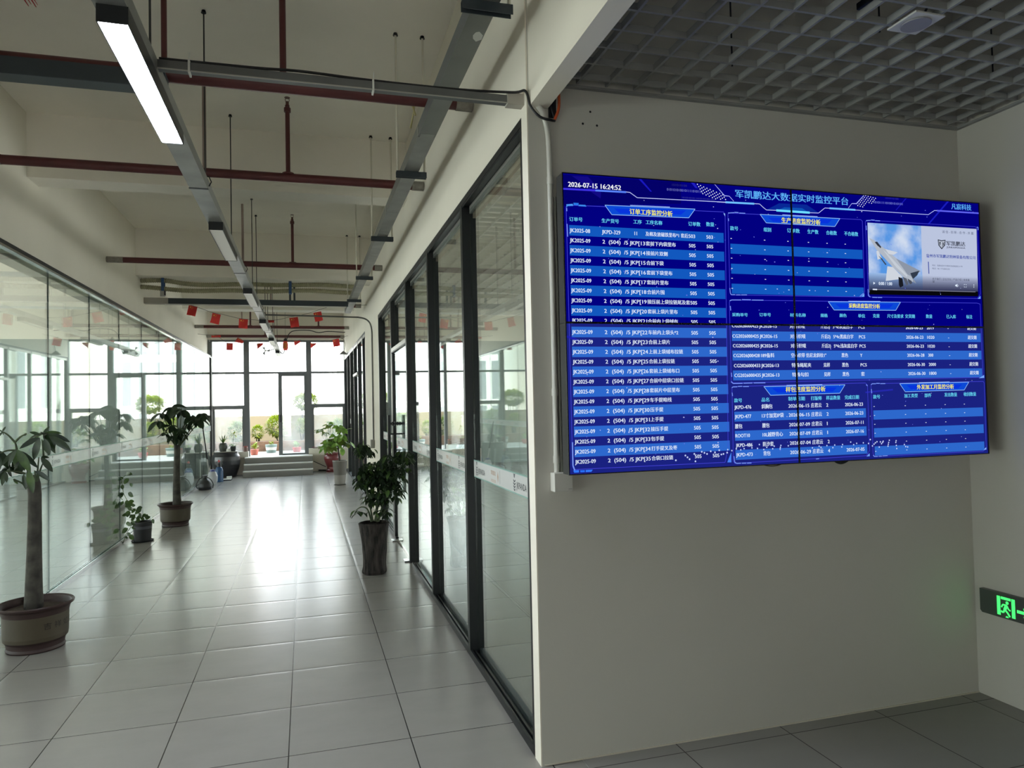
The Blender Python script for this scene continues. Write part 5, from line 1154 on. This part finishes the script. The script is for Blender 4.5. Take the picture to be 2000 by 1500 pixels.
for i in range(14):
    a = rnd.uniform(0, 6.28); leaflet(fo, (Cq[0] + rnd.uniform(-.07, .07), Cq[1], zb + rnd.uniform(.10, .2)), (math.cos(a), math.sin(a), .3), .09, .05, LEAF_B, .7)
for i in range(7):
    leaflet(fo, (Cq[0] + .02, Cq[1], zb + .44), (rnd.uniform(-1, 1), rnd.uniform(-.5, .5), rnd.uniform(-.6, .8)), .12, .05, LEAF_Y, .7)
leaflet(fo, (Cq[0] + .09, Cq[1], zb + .30), (.6, 0, -.7), .16, .05, LEAF_H, .3); leaflet(fo, (Cq[0] + .05, Cq[1], zb + .34), (.5, 0, -.5), .12, .04, LEAF_H, .3)
st.build('stem', t); fo.build('foliage', t)
t = tag(MB().lathe([(.045, 0), (.05, .005), (.052, .04), (.04, .075), (.036, .075)], (-1.895, 19.64, zb), P('white_glaze', (220, 220, 214), .3), 20).build('white_bowl'), 'little white bowl between the plants on the urn board', 'bowl')
t = thing('glass_jar', 'glass jar with red lid standing on the left sill wall by the first post', 'jar', (-1.56, 20.2, .6))
MB().lathe([(.055, 0), (.06, .004), (.06, .10), (.05, .115)], (-1.53, 20.24, .6), P('jar_contents', (120, 92, 84), .4, var=.4, vscale=30), 20).build('body', t)
MB().lathe([(.052, .115), (.055, .117), (.055, .145), (.0001, .147)], (-1.53, 20.24, .6), P('lid_red', (150, 70, 66), .4), 20).build('lid', t)
t = tag(MB().ball((-2.27, 20.25, .632), .03, P('shell', (196, 190, 180), .5), 12, 8).ball((-2.25, 20.25, .68), .02, MATS['shell'], 10, 6).box(-2.30, -2.22, 20.22, 20.3, .6, .61, MATS['shell']).build('small_ornament'), 'tiny pale ornament on the left end of the sill wall', 'ornament')
t = tag(MB().tube(smooth_pts([(-2.2, 20.27, .63), (-2.13, 20.28, .66), (-2.06, 20.27, .62), (-2.02, 20.27, .63)], 5), .014, P('driftwood', (150, 140, 124), .8), 7).build('driftwood'), 'short twisted piece of driftwood on the left sill wall', 'driftwood')
t = tag(MB().box(.19, .40, 20.2, 20.3, .62, .632, P('maroon_cover', (96, 44, 48), .5)).box(.22, .42, 20.2, 20.29, .632, .642, P('white_paper', (206, 204, 198), .6)).box(.16, .36, 20.21, 20.3, .642, .656, MATS['maroon_cover']).build('notebooks'), 'low pile of maroon and white notebooks on the right sill wall', 'notebooks')
o = MB().tube([(.20, 20.1, .28), (.52, 20.05, .12)], .009, CABLE, 6).tube([(.33, 20.08, .03), (.52, 20.0, .03)], .02, CABLE, 7).build('pump_hose'); tag(o, 'short black hose leaning behind the red jar', 'hose')

# ------------------------------------------------------------------ cleaning things along the left glass
t = thing('watering_bottle', 'black round-bodied bottle with a looping hose by the left glass', 'bottle', (-2.1, 16.8, 0))
BP = P('black_glossy_plastic', (20, 21, 24), .5)
MB().lathe([(.10, 0), (.135, .004), (.145, .06), (.13, .13), (.09, .19), (.05, .225), (.035, .25), (.045, .262), (.045, .29), (.06, .296), (.062, .306), (.0001, .308)], (-2.1, 16.8, 0), BP, 28).build('body', t)
MB().tube(smooth_pts([(-2.06, 16.74, .27), (-1.98, 16.72, .22), (-1.93, 16.72, .12), (-1.94, 16.72, .03)], 5), .010, BP, 7).build('hose', t)
MB().tube(smooth_pts([(-2.14, 16.74, .27), (-2.22, 16.72, .22), (-2.27, 16.72, .10), (-2.24, 16.72, .03)], 5), .010, BP, 7).build('hose', t)
t = thing('white_jug', 'white plastic jug with blue cap beside the black bottle', 'jug', (-2.07, 17.85, 0))
MB().lathe([(.06, 0), (.08, .003), (.105, .08), (.11, .19), (.08, .28), (.045, .30)], (-2.07, 17.85, 0), P('milky_plastic', (176, 178, 182), .4), 8).build('body', t)
MB().lathe([(.05, .30), (.055, .302), (.05, .345), (.0001, .347)], (-2.07, 17.85, 0), P('blue_cap', (40, 50, 112), .4), 16).build('cap', t)
t = thing('garden_sprayer', 'blue pressure sprayer with red-topped pump by the dark urn', 'sprayer', (-1.99, 18.4, 0))
BLS = P('blue_sprayer_plastic', (38, 76, 116), .35)
sc_ = lambda pr: [(r * .85, z * .88) for r, z in pr]
MB().lathe(sc_([(.09, 0), (.105, .004), (.11, .08), (.11, .30), (.085, .38), (.05, .41)]), (-1.99, 18.4, 0), BLS, 24).build('tank', t)
MB().lathe(sc_([(.055, .41), (.06, .412), (.055, .48), (.025, .49), (.02, .54), (.0001, .541)]), (-1.99, 18.4, 0), BP, 16).box(-2.07, -1.91, 18.39, 18.41, .44, .453, BP).build('pump', t)
MB().lathe(sc_([(.02, .535), (.03, .54), (.03, .575), (.012, .595), (.0001, .596)]), (-1.99, 18.4, 0), P('red_knob', (176, 52, 58), .4), 14).build('knob', t)
t = thing('floor_scale', 'low black and white scale on the floor before the dark urn', 'scale', (-1.86, 18.75, 0))
MB().box(-1.96, -1.74, 18.62, 18.92, 0, .022, BP, .004).build('base', t)
MB().box(-1.95, -1.76, 18.64, 18.85, .022, .034, WHITEPL, .003).build('platform', t)
MB().box(-1.87, -1.75, 18.86, 18.90, .022, .085, WHITEPL, .004).build('display', t)
t = thing('mop', 'long mop leaning against the left glass by the urn', 'mop', (-2.12, 18.5, 0))
p0 = Vector((-2.22, 18.62, .05)); p1 = Vector((-2.285, 18.0, 1.27))
mid = p0.lerp(p1, .42)
MB().tube([p0, mid], .012, P('pale_mop_pole', (180, 180, 176), .4), 9).build('lower_pole', t)
MB().tube([mid, p1], .014, BLACK, 9).tube([mid, p0.lerp(p1, .55)], .018, BLACK, 9).build('upper_pole', t)
MB().box(-2.28, -2.16, 18.57, 18.67, 0, .05, P('mop_head', (120, 122, 124), .9)).build('head', t)

# ------------------------------------------------------------------ garden terrace outside
TZ = .42
struct(MB().box(-12, 12, YW + .25, 25.2, -.12, TZ, P('terrace_paving', (150, 144, 132), .8, var=.1, vscale=2)).build('ground'), 'pale terrace paving outside the far windows')
struct(MB().box(-14, 14, 25.2, 25.4, -12, 1.49, P('parapet_plaster', (148, 132, 104), .9, var=.06, vscale=1.2)).build('wall_parapet'), 'beige parapet wall outside the far windows')
STONE = P('planter_stone', (120, 92, 72), .9, var=.35, vscale=7, bump=.6, bscale=9)
struct(MB().box(-12, 12, 23.2, 23.4, TZ, .72, STONE).box(-12, 12, 23.4, 25.2, TZ, .66, SOIL).build('wall_planter'), 'low brown stone planter wall below the shrubs')
def shrub(name, c, r_, n, mat, lab, cat, grp=None, sz=1., seed=1, stem_h=.25, L=.09):
    rnd = random.Random(seed); t = thing(name, lab, cat, (c[0], c[1], .66), grp)
    fo = MB()
    for i in range(n):
        z = rnd.uniform(-1, 1); a = rnd.uniform(0, 6.28); q_ = math.sqrt(1 - z * z); rr = r_ * rnd.uniform(.72, 1.02) * (1 + .08 * math.sin(5 * a + 3 * z))
        p = Vector((c[0] + rr * q_ * math.cos(a), c[1] + rr * q_ * math.sin(a), c[2] + rr * z * sz))
        d = Vector((q_ * math.cos(a), q_ * math.sin(a), z + .3)) + Vector((rnd.uniform(-.6, .6), rnd.uniform(-.6, .6), rnd.uniform(-.4, .6)))
        l_ = L * rnd.uniform(.7, 1.3); leaflet(fo, p, d, l_, l_ * .5, mat, .3, .1, 2)
    fo.build('foliage', t)
    st = MB()
    for k in range(5):
        a = k * 1.3; branch(st, (c[0] + .03 * math.cos(a), c[1] + .03 * math.sin(a), .66), (c[0] + r_ * .55 * math.cos(a), c[1] + r_ * .55 * math.sin(a), c[2] - r_ * .2 * sz), .018, .008, BARK, 0, 6)
    st.build('stems', t)
GS = 'clipped shrubs in the planter'
shrub('round_shrub', (-1.44, 23.9, 1.0), .17, 700, LEAF_Y, 'small yellow-green shrub left of the garden door', 'shrub', GS, 1.1, 1, L=.07)
shrub('round_shrub', (-.82, 24.1, 1.17), .38, 1800, LEAF_Y, 'large round yellow-green shrub behind the garden door stile', 'shrub', GS, .85, 2)
shrub('round_shrub', (-.1, 24.2, 1.15), .2, 800, LEAF_Y, 'medium yellow-green shrub behind the dusty door glass', 'shrub', GS, 1.1, 3, L=.07)
shrub('topiary_tree', (.03, 24.8, 1.93), .40, 2400, LEAF_Y, 'round-headed topiary tree standing above the parapet by the second post', 'tree', None, .62, 4)
for i, x in enumerate((1.9, 2.9, 4.3, 5.6)): shrub('round_shrub', (x, 24.0, 1.12 if i % 2 else 1.05), .3 if i % 2 else .24, 1000, LEAF_Y, ['yellow-green shrub outside, seen just right of the white pier', 'yellow-green shrub outside, seen through the glass door', 'yellow-green shrub outside, seen through the glass beside the door', 'yellow-green shrub outside at the far right window'][i], 'shrub', GS, 1.0, 10 + i)
for i, x in enumerate((-3.3, -4.6, -6.2)): shrub('round_shrub', (x, 24.0, 1.15), .36, 1200, LEAF_Y, ['yellow-green shrub outside, first beyond the left glass end', 'yellow-green shrub outside, second beyond the left glass end', 'yellow-green shrub outside, farthest behind the left glass'][i], 'shrub', GS, .9, 20 + i)
shrub('leafy_bush', (1.0, 23.8, 1.0), .3, 900, LEAF_H, 'dull green bush behind the right window pane', 'bush', None, 1., 31); shrub('leafy_bush', (-2.0, 23.8, .98), .32, 900, LEAF_H, 'dull green bush behind the left window pane', 'bush', None, 1., 32)
def terrace_pot(c, r0, r1, h, mats, lab, leafm, seed, hh=.2):
    t = thing('terrace_pot', lab, 'potted plant', (c[0], c[1], TZ)); rnd = random.Random(seed)
    MB().lathe([(r0 * .9, 0), (r0, .003), (r0 + (r1 - r0) * .35, h * .35), (r0 + (r1 - r0) * .7, h * .7), (r1, h), (r1 * .9, h)], (c[0], c[1], TZ), mats[0], 24, [mats[0], mats[0], mats[1], mats[0], mats[0]]).build('pot', t)
    MB().lathe([(r1 * .88, h * .93), (.0001, h * .95)], (c[0], c[1], TZ), SOIL, 16).build('soil', t)
    fo = MB()
    for i in range(24):
        a = rnd.uniform(0, 6.28); leaflet(fo, (c[0] + rnd.uniform(-.05, .05), c[1] + rnd.uniform(-.05, .05), TZ + h * .93 + rnd.uniform(0, hh * .5)), (math.cos(a), math.sin(a), rnd.uniform(.2, 1.6)), hh * rnd.uniform(.4, .8), hh * .25, leafm, .5)
    fo.build('foliage', t)
TC = P('terracotta_pink', (206, 120, 104), .7); WG = P('white_ceramic', (226, 226, 220), .4); GG = P('grey_green_glaze', (128, 148, 144), .4); RP = P('red_plastic', (206, 74, 78), .5)
terrace_pot((-1.40, 21.6), .09, .12, .16, (TC, TC), 'pink terracotta pot with light green leaves outside the open door', LEAF_Y, 1, .26)
terrace_pot((-.98, 22.4), .13, .17, .24, (GG, WG), 'grey-green pot with a white band outside the open door', LEAF_Y, 2, .14)
terrace_pot((-.25, 22.3), .10, .13, .14, (RP, RP), 'small red pot behind the dusty door glass', LEAF_B, 3, .22)
terrace_pot((-3.4, 22.0), .12, .15, .22, (RP, RP), 'red pot outside beyond the left glass partition', LEAF_B, 4, .3)

# buildings beyond
BW = P('white_facade', (222, 218, 208), .8, var=.03, vscale=.2); BD = P('facade_window', (128, 130, 130), .3)
def building(x0, x1, y, z1, lab, wx, rows, w_=.7):
    t = thing('building', lab, 'building', ((x0 + x1) / 2, y, 0))
    MB().box(x0, x1, y, y + 14, -12, z1, BW).box(x0 - .3, x1 + .3, y - .3, y + 14.3, z1, z1 + .5, BW).build('walls', t)
    n = 0
    for x in wx:
        for (a, b_) in rows:
            if n >= 95: break
            MB().box(x, x + w_, y - .03, y + .02, a, b_, BD).build('window', t); n += 1
building(-10.4, -4.6, 62, 16, 'pale building with tall slit windows, seen left of the garden door', [-9.9 + 1.25 * i for i in range(5)], [(-1, 1.6), (2.2, 5.6), (6.2, 9.8), (10.4, 14)])
building(3.2, 9.5, 62, 16, 'pale building with tall slit windows, seen right of the garden door', [3.8 + 1.15 * i for i in range(5)], [(-1, 1.6), (2.2, 5.6), (6.2, 9.8), (10.4, 14)], .6)
building(-46, -16, 66, 8.2, 'long low white building seen beyond the left glass', [-44.5 + 1.9 * i for i in range(15)], [(-2, 1), (2.2, 6.4)], .8)
building(14, 44, 66, 9.5, 'long low white building seen beyond the right glass', [15 + 1.9 * i for i in range(15)], [(-2, 1), (2.2, 6.8)], .8)
